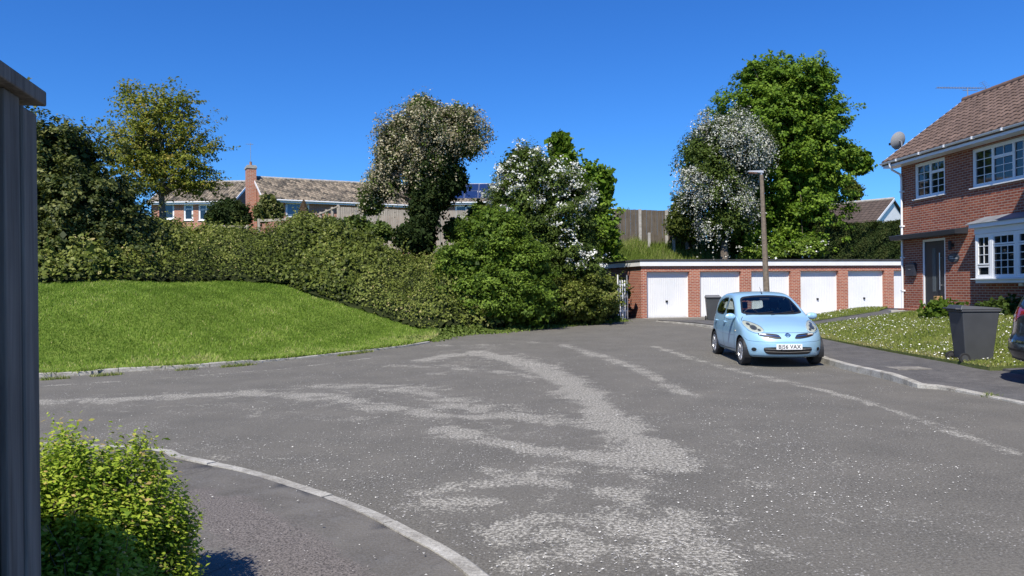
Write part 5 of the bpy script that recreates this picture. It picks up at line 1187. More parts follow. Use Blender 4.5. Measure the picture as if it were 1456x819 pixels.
# ================================================================ cars: a smooth closed body from profile tables
def smtab(pts, lo, hi, sig=.05):
    x = np.arange(lo, hi, .01); y = np.interp(x, [p[0] for p in pts], [p[1] for p in pts]); k = np.arange(-20, 21)*.01; g = np.exp(-k*k/(2*sig*sig)); g /= g.sum()
    yp = np.r_[np.full(20, y[0]), y, np.full(20, y[-1])]
    return x, np.convolve(yp, g, 'valid')
class Body:
    def __init__(s, top, side, plan, front, rear, length, zb=.17, crown=None, k=26, fcurve=.40, rcurve=.26, sig=.05, fpow=3.2):
        s.top = smtab(top, -.6, length+.6, sig); s.side = smtab(side, -.2, 2.2, .035); s.plan = smtab(plan, -.5, length+.5, .12); s.front = smtab(front, -.2, 2.2, .04); s.rear = smtab(rear, -.2, 2.2, .04)
        s.L = length; s.zb = zb; s.crown = smtab(crown, -.5, length+.5, .1); s.k = k; s.fc, s.rc, s.fp = fcurve, rcurve, fpow
    def f(s, P):
        L, y, z = P[..., 0], np.abs(P[..., 1]), P[..., 2]; I = np.interp
        wd = I(z, *s.side)*I(L, *s.plan); a = z-(I(L, *s.top)-I(L, *s.crown)*(y/.8)**2.6); b = y-wd
        c = I(z, *s.front)+s.fc*(y/.83)**s.fp-L; d = L-(s.L-I(z, *s.rear)-s.rc*(y/.83)**3); e = s.zb-z
        k = s.k; M_ = np.stack([a*.9, b, c, d, e]); m = M_.max(0); return m+np.log(np.exp((M_-m)*k).sum(0))/k
    def normal(s, P):
        h = .004; g = [s.f(P+np.eye(3)[i]*h)-s.f(P-np.eye(3)[i]*h) for i in range(3)]; return unit(np.stack(g, -1))
    def solve(s, A, B, n=26):                      # A outside, B inside
        lo = np.zeros(len(A)); hi = np.ones(len(A))
        for _ in range(n):
            mid = (lo+hi)/2; P = A+(B-A)*mid[:, None]; ins = s.f(P) < 0; hi = np.where(ins, mid, hi); lo = np.where(ins, lo, mid)
        return A+(B-A)*hi[:, None]
    def march(s, O, Dd, far=1.5, steps=220):       # first surface met along a direction
        t = np.linspace(0, far, steps); hitt = np.full(len(O), np.nan)
        prev = s.f(O) < 0
        for a, b in zip(t[:-1], t[1:]):
            q = s.f(O+Dd*b) < 0; m = q & np.isnan(hitt); hitt[m] = b
        t1 = np.nan_to_num(hitt, nan=far); t0 = t1-(t[1]-t[0]); return s.solve(O+Dd*t0[:, None], O+Dd*t1[:, None])
    def shell(s, n=150, centre=None):
        c = np.array(centre if centre is not None else (s.L*.5, 0, .72)); g = np.tan(np.linspace(-math.pi/4, math.pi/4, n+1)); U, W_ = np.meshgrid(g, g); U = U.ravel(); W_ = W_.ravel(); o = np.ones_like(U)
        V = []; F = []; i = np.arange(n*n); r_, q = divmod(i, n); a = r_*(n+1)+q; f0 = np.stack([a, a+1, a+n+2, a+n+1], 1); ext = np.array([s.L*.5, .8, .75])
        for k, dd in enumerate(([o, U, W_], [-o, -U, W_], [-U, o, W_], [U, -o, W_], [-W_, U, o], [W_, U, -o])):
            d = np.stack(dd, 1)*ext; V.append(s.solve(c+d*2.2, c+d*.02)); F.append(f0+k*(n+1)**2)
        V = np.concatenate(V); F = np.concatenate(F); return V, F
def carspace(P, L): return np.stack([P[:, 1], P[:, 0]-L*.5, P[:, 2]], 1)     # local: front towards -Y, +y of tables to local +X
def patch(body, poly, axis, off, name, mat, parent, step=.05, sgn=1, thick=0.0, lift=0.0):
    """polygon laid on the body. axis 'x0' seen from the front, 'x1' from behind (points y,z), 'y' from the side (points L,z)"""
    bm = bmesh.new(); f = bm.faces.new([bm.verts.new((a, b, 0)) for a, b in poly]); bmesh.ops.triangulate(bm, faces=[f])
    for ax in (0, 1):
        lo = min(p[ax] for p in poly); hi = max(p[ax] for p in poly); v = lo+step
        while v < hi-1e-4:
            co = [0, 0, 0]; no = [0, 0, 0]; co[ax] = v; no[ax] = 1; bmesh.ops.bisect_plane(bm, geom=bm.verts[:]+bm.edges[:]+bm.faces[:], plane_co=co, plane_no=no, dist=1e-5); v += step
    bmesh.ops.triangulate(bm, faces=bm.faces[:]); Q = np.array([v.co[:2] for v in bm.verts]); F = np.array([[v.index for v in f.verts] for f in bm.faces]) if bm.verts.index_update() is None else None
    bm.free(); return surf(body, Q, F, axis, off, name, mat, parent, sgn, thick)
def project(body, Q, axis, sgn=1):
    n = len(Q)
    if axis == 'x0': O = np.stack([np.full(n, -.35), Q[:, 0], Q[:, 1]], 1); D_ = np.tile([1., 0, 0], (n, 1)); far = 2.4
    elif axis == 'x1': O = np.stack([np.full(n, body.L+.35), Q[:, 0], Q[:, 1]], 1); D_ = np.tile([-1., 0, 0], (n, 1)); far = 2.0
    elif axis == 'z': O = np.stack([Q[:, 0], Q[:, 1], np.full(n, 2.2)], 1); D_ = np.tile([0., 0, -1.], (n, 1)); far = 2.0
    else: O = np.stack([Q[:, 0], np.full(n, 1.3*sgn), Q[:, 1]], 1); D_ = np.tile([0., -sgn, 0], (n, 1)); far = 1.25
    return body.march(O, D_, far)
def surf(body, Q, F, axis, off, name, mat, parent, sgn=1, thick=0.0):
    P = project(body, Q, axis, sgn); nn = body.normal(P); P1 = P+nn*off; Vv = P1
    V = carspace(P1, body.L); me_o = npmesh(name, V, F, mat, parent, smooth=True)
    N_ = carspace(nn, 0.0); me = me_o.data; me.update()
    a, b, c = V[F[:, 0]], V[F[:, 1]], V[F[:, 2]]; fl = (np.cross(b-a, c-a)*N_[F[:, 0]]).sum(1).mean() < 0
    if fl: me.flip_normals()
    return me_o
def inset(poly, d):
    p = np.array(poly, float); n = len(p); area = .5*np.sum(p[:, 0]*np.roll(p[:, 1], -1)-np.roll(p[:, 0], -1)*p[:, 1]); s = 1 if area > 0 else -1; out = []
    for i in range(n):
        a = p[i]-p[i-1]; b = p[(i+1) % n]-p[i]; a /= np.linalg.norm(a)+1e-9; b /= np.linalg.norm(b)+1e-9; na = np.array([-a[1], a[0]])*s; nb = np.array([-b[1], b[0]])*s; m = na+nb; m /= np.linalg.norm(m)+1e-9; out.append(p[i]+m*d/max(.5, m@na))
    return np.array(out)
def ring(body, poly, w_, axis, off, name, mat, parent, sgn=1):
    A = np.array(poly); B = inset(poly, w_); Q = np.concatenate([A, B]); n = len(A); i = np.arange(n); j = (i+1) % n
    return surf(body, Q, np.stack([i, j, n+j, n+i], 1), axis, off, name, mat, parent, sgn)
def rnd(poly, n=5, closed=True):                   # rounded polygon by corner cutting
    p = [np.array(q, float) for q in poly]
    for _ in range(n if n < 4 else 3):
        q = []
        for i in range(len(p)): a, b = p[i], p[(i+1) % len(p)]; q += [a*.82+b*.18, a*.18+b*.82]
        p = q
    return np.array(p)
M_tyre = plain('tyre_rubber', (.018, .018, .019), .8)
M_trim = plain('black_trim', (.014, .014, .015), .5)
M_chrome = plain('chrome', (.75, .76, .78), .12, metal=1)
M_rim = plain('silver_wheel_trim', (.42, .43, .45), .35, metal=.6)
M_seat = plain('dark_seat_fabric', (.035, .035, .04), .9)
M_reflect = plain('lamp_reflector', (.66, .68, .62), .3, metal=.25)
def glassmat(name, tint, mix=.22, rough=.02):
    m = bpy.data.materials.new(name); m.use_nodes = True; nt = m.node_tree; nt.nodes.remove(nt.nodes['Principled BSDF']); t = nt.nodes.new('ShaderNodeBsdfTransparent'); t.inputs[0].default_value = (*tint, 1); g = nt.nodes.new('ShaderNodeBsdfGlossy'); g.inputs['Roughness'].default_value = rough
    fr = nt.nodes.new('ShaderNodeFresnel'); fr.inputs[0].default_value = 1.5; mx = nt.nodes.new('ShaderNodeMixShader'); ad = mth(nt, 'ADD', fr.outputs[0], mix*.1)
    nt.links.new(ad, mx.inputs[0]); nt.links.new(t.outputs[0], mx.inputs[1]); nt.links.new(g.outputs[0], mx.inputs[2]); nt.links.new(mx.outputs[0], nt.nodes['Material Output'].inputs['Surface']); return m
M_cglass = glassmat('car_glass', (.76, .82, .80), .7)
M_lens = glassmat('lamp_lens', (.88, .90, .88), 1.2, .06)
def paint(name, c, rough=.28, flake=.25):
    m, nt, b = newmat(name); b.inputs['Base Color'].default_value = (*c, 1); b.inputs['Metallic'].default_value = flake; b.inputs['Roughness'].default_value = rough+.12; b.inputs['Coat Weight'].default_value = .8; b.inputs['Coat Roughness'].default_value = .06
    n = noise(nt, coords(nt), 3, 5); nt.links.new(mixc(nt, ramp(nt, n, [(.4, 0.), (.8, .18)]), c, tuple(x*.8+.05 for x in c)), b.inputs['Base Color']); return m
def wheel(parent, body, L, y, r=.29, w_=.18, spokes=7, mat=M_rim):
    s = 1 if y > 0 else -1; e = empty('wheel', (0, 0, 0)); e.parent = parent; e.location = (y, L-body.L*.5, r)
    # tyre and trim: lathes about the axle (local X), outer side at +s
    b = MB(); h = w_/2; prof = [(r*.60, -h*.8), (r*.72, -h), (r*.93, -h), (r*.985, -h*.8), (r, -h*.45), (r, h*.45), (r*.985, h*.8), (r*.93, h), (r*.72, h), (r*.60, h*.8), (r*.60, -h*.8)]
    b.lathe(prof, 40, 'X'); b.build('tyre', M_tyre, e, smooth=True, uv=False)
    b = MB(); k = s*h; b.lathe([(r*.61, -h*.7), (r*.61, h*.7)], 32, 'X', 0); b.lathe([(r*.70, k*.93), (r*.68, k*1.03), (r*.62, k*1.0), (r*.60, k*.75)], 40, 'X'); b.lathe([(0, k*.98), (r*.13, k*.98), (r*.16, k*.85), (r*.16, k*.5)], 20, 'X')
    for i in range(spokes):
        t = 2*math.pi*i/spokes; c, q = math.cos(t), math.sin(t); T_ = lambda u, v, x: (x, u*c-v*q, u*q+v*c)
        b.hexa([T_(r*.12, -.030, k*.70), T_(r*.12, .030, k*.70), T_(r*.63, .038, k*.72), T_(r*.63, -.038, k*.72)], [T_(r*.12, -.024, k*.93), T_(r*.12, .024, k*.93), T_(r*.63, .030, k*.97), T_(r*.63, -.030, k*.97)])
    b.build('rim', mat, e, smooth=True, uv=False)
    b = MB(); b.lathe([(0, k*.35), (r*.60, k*.35)], 30, 'X'); b.build('brake_disc', M_trim, e, uv=False)
    return e
def shellmesh(body, parent, mat, holes, arches, n=150, archr=.345, name='body', seams=(), zmax_arch=.75):
    V, F = body.shell(n); c = V[F].mean(1); keep = np.ones(len(F), bool); nb = body.normal(c)
    for L0 in arches: keep &= ~((np.hypot(c[:, 0]-L0, c[:, 2]-.30) < archr) & (np.abs(c[:, 1]) > .50) & (c[:, 2] < zmax_arch))
    for axis, poly in holes:
        P = np.array(poly)
        if axis == 'y': keep &= ~(inpoly(c[:, 0], c[:, 2], P) & (np.abs(nb[:, 1]) > .35))
        elif axis == 'x0': keep &= ~(inpoly(c[:, 1], c[:, 2], P) & (nb[:, 0] < -.15) & (c[:, 0] < body.L*.55))
        else: keep &= ~(inpoly(c[:, 1], c[:, 2], P) & (nb[:, 0] > .15) & (c[:, 0] > body.L*.55))
    mi = np.zeros(len(F), int)
    F = F[keep]; Vl = carspace(V, body.L); N_ = carspace(body.normal(V), 0.0)
    a, b, c3 = Vl[F[:, 0]], Vl[F[:, 1]], Vl[F[:, 2]]; fn = np.cross(b-a, c3-a); fl = (fn*N_[F[:, 0]]).sum(1) < 0; F[fl] = F[fl][:, ::-1]
    o = npmesh(name, Vl, F, mat, parent, smooth=True)
    try: o.data.normals_split_custom_set_from_vertices(N_.tolist())
    except Exception as ex: print('normals', ex)
    return o
def line_on(body, pts, axis, w_, off, name, mat, parent, sgn=1):   # thin band along an open line
    P = resample(np.array(pts, float), .04); tg = unit(np.gradient(P, axis=0)); nn = np.stack([-tg[:, 1], tg[:, 0]], 1); Q = np.concatenate([P-nn*w_/2, P+nn*w_/2]); n = len(P); i = np.arange(n-1)
    return surf(body, Q, np.stack([i, i+1, n+i+1, n+i], 1), axis, off, name, mat, parent, sgn)
def arch_liner(parent, body, L0, y, r=.35):
    b = MB(); s = 1 if y > 0 else -1; V = []; F = []; n = 24
    for i in range(n+1):
        t = math.pi*(-.12+1.24*i/n); V += [(s*.50, L0-body.L*.5+r*math.cos(t), .30+r*math.sin(t)), (s*(abs(y)+.02), L0-body.L*.5+r*math.cos(t), .30+r*math.sin(t))]
    for i in range(n): F.append((2*i, 2*i+1, 2*i+3, 2*i+2))
    V.append((s*.50, L0-body.L*.5, .2)); c = len(V)-1
    for i in range(n): F.append((2*i, 2*i+2, c))
    b.add(V, F); return b.build('wheel_arch', M_trim, parent, uv=False)
def text_mesh(txt, size, mat, parent, name, loc, rot, extr=.002, sx=1.0, align='CENTER', off=0.0):
    cu = bpy.data.curves.new(name, 'FONT'); cu.body = txt; cu.size = size; cu.extrude = extr; cu.align_x = align; cu.align_y = 'CENTER'; cu.offset = off; cu.space_character = 1.08
    t = bpy.data.objects.new('tmp', cu); col.objects.link(t); dg = bpy.context.evaluated_depsgraph_get(); me = bpy.data.meshes.new_from_object(t.evaluated_get(dg)); bpy.data.objects.remove(t); me.materials.clear(); me.materials.append(mat)
    o = link(name, me, parent); o.location = loc; o.rotation_euler = rot; o.scale = (sx, 1, 1); return o

def build_hatchback():
    L = 3.72
    B = Body(top=[(-.6,.30),(-.1,.50),(0,.60),(.08,.68),(.18,.755),(.33,.835),(.55,.905),(.8,.965),(1.0,1.01),(1.12,1.07),(1.3,1.185),(1.5,1.31),(1.7,1.415),(1.9,1.49),(2.15,1.53),(2.45,1.54),(2.8,1.525),(3.1,1.48),(3.3,1.41),(3.42,1.30),(3.52,1.12),(3.6,.99),(3.72,.86),(4.3,.3)],
             side=[(-.2,.70),(.15,.735),(.25,.79),(.4,.822),(.6,.83),(.78,.82),(.9,.80),(.98,.775),(1.1,.745),(1.25,.705),(1.4,.655),(1.55,.60),(1.8,.4)],
             plan=[(-.5,.90),(0,.93),(.4,.98),(.8,1),(2.7,1),(3.2,.97),(3.72,.90)], front=[(-.2,.25),(.12,.12),(.2,.05),(.35,.0),(.5,.0),(.6,.03),(.75,.10),(.9,.14),(1.6,.2)],
             rear=[(-.2,.2),(.15,.1),(.25,.03),(.45,0),(.6,0),(.68,.05),(.95,.12),(1.3,.2),(1.6,.3)], length=L, zb=.19, crown=[(0,.10),(.3,.13),(.7,.09),(1.1,.03),(1.6,.06),(2.3,.07),(3.3,.06),(3.7,.03)], fcurve=.44, rcurve=.3)
    p = at(1122, 520, 17.0); fx, fy = -.035, -1.0
    e = empty('hatchback_car', (5.72, 15.2+L/2, 0.02), R(-2.6), 'pale blue five door hatchback parked facing the viewer beside the right kerb', 'car')
    MP = paint('pale_blue_paint', (.34, .565, .73))
    scr = rnd([(-.665,1.035),(.665,1.035),(.615,1.20),(.535,1.415),(.2,1.452),(-.2,1.452),(-.535,1.415),(-.615,1.20)], 2)
    rscr = rnd([(-.54,1.05),(.54,1.05),(.47,1.36),(.15,1.385),(-.15,1.385),(-.47,1.36)], 2)
    fw = rnd([(1.27,.985),(2.10,1.0),(2.09,1.40),(1.90,1.385),(1.68,1.30),(1.45,1.165)], 2)
    rw = rnd([(2.19,1.0),(3.00,1.03),(3.11,1.10),(3.04,1.24),(2.86,1.34),(2.55,1.40),(2.18,1.41)], 2)
    holes = [('x0', inset(scr, .022)), ('x1', inset(rscr, .02)), ('y', inset(fw, .02)), ('y', inset(rw, .02))]
    AR = (.66, 3.09); bo = shellmesh(B, e, MP, holes, AR, n=170, archr=.335)
    # glass and seals
    for poly, ax, nm, sg in ((scr, 'x0', 'windscreen', 1), (rscr, 'x1', 'rear_window', 1)):
        g = patch(B, inset(poly, .015), ax, .004, nm, M_cglass, e); ring(B, poly, .035, ax, .006, 'seal', M_trim, g)
    for sg in (1, -1):
        for poly, nm in ((fw, 'door_window'), (rw, 'door_window')):
            g = patch(B, inset(poly, .012), 'y', .003, nm, M_cglass, e, sgn=sg); ring(B, poly, .03, 'y', .005, 'seal', M_trim, g, sg)
        # doors as shut lines
        dF = [(1.19,.98),(1.13,.8),(1.10,.5),(1.13,.30),(2.10,.27),(2.15,.6),(2.15,1.42)]; dR = [(2.15,.28),(2.62,.29),(2.74,.42),(2.83,.62),(2.98,.72),(3.12,.86),(3.17,1.05),(3.08,1.26),(2.9,1.38)]
        line_on(B, dF, 'y', .012, .002, 'front_door_seam', M_trim, e, sg); line_on(B, dR, 'y', .012, .002, 'rear_door_seam', M_trim, e, sg)
        line_on(B, [(.98,.62),(1.6,.60),(2.3,.61),(2.8,.64)], 'y', .012, .0035, 'side_crease', MP, e, sg)
        line_on(B, [(1.0,.235),(2.75,.235)], 'y', .07, .004, 'sill_trim', M_trim, e, sg)
        for hx in (1.99, 2.86):
            P = project(B, np.array([[hx, .86]]), 'y', sg)[0]; q = carspace(P[None], L)[0]; b = MB(); b.tube([(q[0]-.002*sg, q[1]-.07, q[2]), (q[0]+.028*sg, q[1]-.055, q[2]), (q[0]+.034*sg, q[1], q[2]+.003), (q[0]+.028*sg, q[1]+.055, q[2]), (q[0]-.002*sg, q[1]+.07, q[2])], [.012,.014,.015,.014,.012], 10); b.build('door_handle', MP, e, smooth=True, uv=False)
        # side indicator
        P = project(B, np.array([[1.02, .70]]), 'y', sg)[0]; q = carspace(P[None], L)[0]; b = MB(); b.lathe([(.0, 0), (.028, 0), (.022, .01), (0, .013)], 14, 'X'); o = b.build('side_indicator', plain('amber_lens', (.6, .5, .35), .2), e, uv=False); o.location = q; o.scale = (sg, 1, .7)
        # mirror
        q = np.array([sg*.80, 1.22-L/2, .98]); b = MB(); V = []; F = []; nu, nv = 20, 12
        for i in range(nv):
            th = math.pi*i/(nv-1)
            for j in range(nu): ph = 2*math.pi*j/nu; V.append((q[0]+sg*.085+.115*math.sin(th)*math.cos(ph), q[1]+.055*math.cos(th)-.02*abs(math.sin(th)*math.cos(ph)), q[2]+.02+.075*math.sin(th)*math.sin(ph)))
        for i in range(nv-1):
            for j in range(nu): F.append((i*nu+j, i*nu+(j+1) % nu, (i+1)*nu+(j+1) % nu, (i+1)*nu+j))
        b.add(V, F); mo = b.build('door_mirror', MP, e, smooth=True, uv=False); b = MB(); b.hexa([(q[0]-sg*.07, q[1]-.04, .95), (q[0]+sg*.03, q[1]-.03, .965), (q[0]+sg*.03, q[1]+.03, .965), (q[0]-sg*.07, q[1]+.04, .95)], [(q[0]-sg*.07, q[1]-.04, .985), (q[0]+sg*.03, q[1]-.03, .985), (q[0]+sg*.03, q[1]+.03, .985), (q[0]-sg*.07, q[1]+.04, .985)]); b.build('mirror_stalk', M_trim, mo)
        # headlight: reflector bowl, lens, rim
        hl = rnd([(sg*.42,.735),(sg*.48,.69),(sg*.60,.685),(sg*.71,.74),(sg*.755,.83),(sg*.745,.90),(sg*.69,.935),(sg*.57,.90),(sg*.46,.83)], 2)
        if sg < 0: hl = hl[::-1]
        h = patch(B, hl, 'x0', .003, 'headlight', M_reflect, e, step=.03); ring(B, hl, .010, 'x0', .016, 'lamp_rim', MP, h); patch(B, inset(hl, .004), 'x0', .013, 'lens', M_lens, h, step=.03)
        for (cy, cz, rr) in ((sg*.60, .80, .062), (sg*.655, .865, .035), (sg*.52, .755, .032)):
            a = np.linspace(0, 2*math.pi, 19)[:-1]; ci = np.stack([cy+rr*np.cos(a), cz+rr*.8*np.sin(a)], 1); ring(B, ci, .010, 'x0', .006, 'lamp_bowl', M_chrome, h); patch(B, inset(ci, .012), 'x0', .006, 'bulb_recess', plain('lamp_recess', (.22, .23, .22), .2, metal=.7), h, step=.03)
        # grille slots either side of the badge
        sl_ = rnd([(sg*.135,.600),(sg*.19,.668),(sg*.40,.688),(sg*.565,.690),(sg*.555,.645),(sg*.42,.605),(sg*.25,.580),(sg*.14,.580)], 2)
        if sg < 0: sl_ = sl_[::-1]
        s_ = patch(B, sl_, 'x0', .004, 'grille', M_trim, e, step=.03); ring(B, sl_, .010, 'x0', .007, 'grille_surround', M_trim, s_)
        line_on(B, [(sg*.17,.625),(sg*.35,.642),(sg*.53,.656)], 'x0', .016, .012, 'chrome_bar', M_chrome, s_); line_on(B, [(sg*.42,.66),(sg*.54,.668)], 'x0', .030, .010, 'indicator_lamp', M_reflect, s_)
        # fog lamp
        a = np.linspace(0, 2*math.pi, 25)[:-1]; ci = np.stack([sg*.645+.060*np.cos(a), .36+.055*np.sin(a)], 1); fo = patch(B, ci, 'x0', .004, 'fog_lamp', MP, e, step=.03); ci2 = np.stack([sg*.645+.042*np.cos(a), .36+.038*np.sin(a)], 1); patch(B, ci2, 'x0', .008, 'lamp_recess', M_trim, fo, step=.02)
        for L0 in AR: wheel(e, B, L0, sg*.725); arch_liner(e, B, L0, sg*.80, r=.336)
        # tail lamp
        tl = rnd([(3.28,.98),(3.44,.95),(3.56,.90),(3.52,1.06),(3.38,1.28),(3.30,1.30)], 2); patch(B, tl, 'y', .004, 'tail_light', plain('red_lens', (.25, .01, .01), .15), e, sgn=sg)
    # bonnet line, bumper line, lower grille
    line_on(B, [(-.66,1.0),(-.73,.93),(-.70,.90)], 'x0', .008, .002, 'bonnet_seam', M_trim, e)
    line_on(B, [(-.45,.705),(-.3,.70),(0,.70),(.3,.70),(.45,.705)], 'x0', .006, .002, 'bonnet_seam', M_trim, e)
    line_on(B, [(-.80,.60),(-.74,.535),(-.6,.522),(-.3,.515),(0,.515),(.3,.515),(.6,.522),(.74,.535),(.80,.60)], 'x0', .007, .002, 'bumper_seam', plain('seam_shadow_gap', (.10, .17, .22), .5), e)
    lg = rnd([(-.47,.415),(-.49,.36),(-.44,.285),(-.36,.262),(.36,.262),(.44,.285),(.49,.36),(.47,.415)], 2); lo = patch(B, lg, 'x0', .005, 'lower_grille', M_trim, e, step=.04)
    for z_, w_, q in ((.372, .47, .014), (.318, .45, .013)): line_on(B, [(-w_, z_+.008), (0, z_-.004), (w_, z_+.008)], 'x0', q, .014, 'chrome_bar', M_chrome, lo)
    line_on(B, [(-.72, .215), (0, .205), (.72, .215)], 'x0', .035, .006, 'lip', M_trim, e)
    fL = project(B, np.array([[0, .42]]), 'x0')[0][0]
    b = MB(); b.box(-.26, .26, fL-L/2-.035, fL-L/2-.014, .365, .476); np_ = b.build('number_plate', plain('plate_white', (.78, .78, .76), .35), e, bevel=.004)
    text_mesh('BJ56 VAX', .112, plain('plate_black', (.01, .01, .01), .5), np_, 'registration', (0, fL-L/2-.0365, .4205), (R(90), 0, 0), sx=.92, off=.0012)
    # badge
    q = project(B, np.array([[0, .655]]), 'x0')[0]; bg_ = empty('badge', (0, q[0]-L/2-.012, .655)); bg_.parent = e; bg_.rotation_euler = (R(-28), 0, 0)
    b = MB(); a = np.linspace(0, 2*math.pi, 25); b.tube([(math.cos(t)*.046, 0, math.sin(t)*.040) for t in a], .008, 8, cap=False); b.build('badge_ring', M_chrome, bg_, smooth=True, uv=False); b = MB(); b.box(-.062, .062, -.009, .004, -.010, .010); b.build('badge_bar', M_chrome, bg_, bevel=.003)
    # wipers, aerial
    for a_, b_ in (((-.05, 1.025), (.50, 1.10)), ((-.58, 1.03), (.02, 1.085))):
        Pq = project(B, np.array([[a_[0]+(b_[0]-a_[0])*t, a_[1]+(b_[1]-a_[1])*t] for t in np.linspace(0, 1, 6)]), 'x0'); P2 = carspace(Pq+B.normal(Pq)*.018, L); b = MB(); b.tube([tuple(x) for x in P2], .008, 6); b.build('wiper', M_trim, e, uv=False)
    b = MB(); b.tube([(0, 1.88-L/2, 1.485), (0, 1.93-L/2, 1.53), (0, 2.06-L/2, 1.645)], [.014, .006, .003], 6); b.build('roof_aerial', M_trim, e, uv=False)
    # interior
    b = MB(); b.box(-.62, .62, 1.02-L/2, 1.42-L/2, .55, .94); b.box(-.58, .58, 1.2-L/2, 1.35-L/2, .94, .985); b.build('dashboard', M_trim, e, bevel=.04)
    b = MB(); b.box(-.66, .66, 1.0-L/2, 3.35-L/2, .22, .26); b.build('cabin_floor', M_trim, e)
    for x, y0 in ((-.36, 1.95), (.36, 1.95)):
        b = MB(); b.hexa([(x-.22, y0-L/2, .45), (x+.22, y0-L/2, .45), (x+.22, y0+.14-L/2, .45), (x-.22, y0+.14-L/2, .45)], [(x-.19, y0+.22-L/2, 1.10), (x+.19, y0+.22-L/2, 1.10), (x+.19, y0+.32-L/2, 1.10), (x-.19, y0+.32-L/2, 1.10)]); b.box(x-.23, x+.23, y0-.45-L/2, y0+.02-L/2, .35, .52); so_ = b.build('front_seat', M_seat, e, bevel=.04)
        b = MB(); b.box(x-.12, x+.12, y0+.24-L/2, y0+.33-L/2, 1.14, 1.30); b.box(x-.07, x-.05, y0+.27-L/2, y0+.29-L/2, 1.1, 1.15); b.box(x+.05, x+.07, y0+.27-L/2, y0+.29-L/2, 1.1, 1.15); b.build('headrest', M_seat, so_, bevel=.03)
    b = MB(); b.hexa([(-.6, 2.85-L/2, .45), (.6, 2.85-L/2, .45), (.6, 3.0-L/2, .45), (-.6, 3.0-L/2, .45)], [(-.55, 3.0-L/2, 1.0), (.55, 3.0-L/2, 1.0), (.55, 3.1-L/2, 1.0), (-.55, 3.1-L/2, 1.0)]); b.box(-.6, .6, 2.4-L/2, 2.86-L/2, .3, .55); b.build('rear_seat', M_seat, e, bevel=.03)
    b = MB(); c = Vector((-.36, 1.47-L/2, .98)); t = np.linspace(0, 2*math.pi, 29); b.tube([tuple(c+Vector((math.cos(a)*.18, -.07*math.sin(a)*-1, math.sin(a)*.165))) for a in t], .015, 8, cap=False); b.box(c.x-.16, c.x+.16, c.y-.012, c.y+.012, c.z-.03, c.z+.03); b.build('steering_wheel', M_trim, e, smooth=True, uv=False)
    b = MB(); b.box(-.11, .11, 1.66-L/2, 1.69-L/2, 1.34, 1.39); b.build('rear_view_mirror', M_trim, e, bevel=.01)
    return e
build_hatchback()

def build_darkcar():
    L = 4.4
    B = Body(top=[(-.6,.4),(0,.7),(.1,.85),(.4,.98),(1.0,1.08),(1.3,1.14),(1.9,1.52),(2.3,1.62),(3.0,1.66),(3.8,1.62),(4.05,1.54),(4.2,1.30),(4.33,1.08),(4.42,.95),(5,.4)],
             side=[(-.2,.72),(.2,.8),(.4,.88),(.7,.90),(.95,.88),(1.05,.84),(1.3,.76),(1.6,.64),(1.8,.5)], plan=[(-.5,.9),(.3,.97),(1,1),(3.5,1),(4.4,.94)],
             front=[(-.2,.2),(.3,0),(.6,0),(.9,.1),(1.7,.3)], rear=[(-.2,.3),(.2,.18),(.33,.06),(.45,.0),(.62,0),(.70,.06),(1.0,.10),(1.3,.22),(1.6,.42)], length=L, zb=.28, crown=[(0,.1),(1,.05),(4.4,.05)], rcurve=.22)
    # rear towards the road: local +Y (rear) must point to world -X
    zc = .15
    e = empty('dark_car', (7.99+L/2, 11.52, zc), R(90), 'dark grey car on the driveway, only its rear corner with red tail light in view', 'car')
    MP = paint('dark_metallic_paint', (.018, .020, .026), .25, .5)
    rscr = rnd([(-.60,1.12),(.60,1.12),(.52,1.52),(-.52,1.52)], 2); sw = rnd([(1.45,1.12),(3.2,1.13),(3.85,1.17),(3.7,1.48),(3.2,1.54),(2.2,1.52)], 2)
    shellmesh(B, e, MP, [('x1', inset(rscr, .02)), ('y', inset(sw, .02))], (.85, 3.5), n=90, archr=.37)
    g = patch(B, inset(rscr, .01), 'x1', .004, 'rear_window', M_glassdark, e); ring(B, rscr, .03, 'x1', .006, 'seal', M_trim, g)
    RL = plain('tail_lens_red', (.30, .008, .012), .12, coat=.6)
    for sg in (1, -1):
        g = patch(B, inset(sw, .01), 'y', .004, 'side_window', M_glassdark, e, sgn=sg)
        tl = rnd([(sg*.50,.92),(sg*.80,.90),(sg*.83,1.02),(sg*.79,1.16),(sg*.60,1.16),(sg*.52,1.06)], 2)
        if sg < 0: tl = tl[::-1]
        t_ = patch(B, tl, 'x1', .006, 'tail_light', RL, e); line_on(B, [(sg*.55,1.02),(sg*.80,1.0)], 'x1', .04, .010, 'reverse_lamp', plain('clear_lens', (.5, .45, .45), .15), t_)
        tl2 = rnd([(3.98,.93),(4.25,.90),(4.28,1.12),(4.14,1.17),(4.0,1.10)], 2); patch(B, tl2, 'y', .006, 'tail_light', RL, e, sgn=sg)
        for L0 in (.85, 3.5): wheel(e, B, L0, sg*.77, r=.33, w_=.22, spokes=5); arch_liner(e, B, L0, sg*.86, r=.37)
    line_on(B, [(-.82,.64),(-.6,.62),(0,.61),(.6,.62),(.82,.64)], 'x1', .03, .012, 'bumper_trim', M_chrome, e)
    line_on(B, [(-.80,.42),(0,.40),(.80,.42)], 'x1', .16, .010, 'bumper_lower', M_trim, e)
build_darkcar()

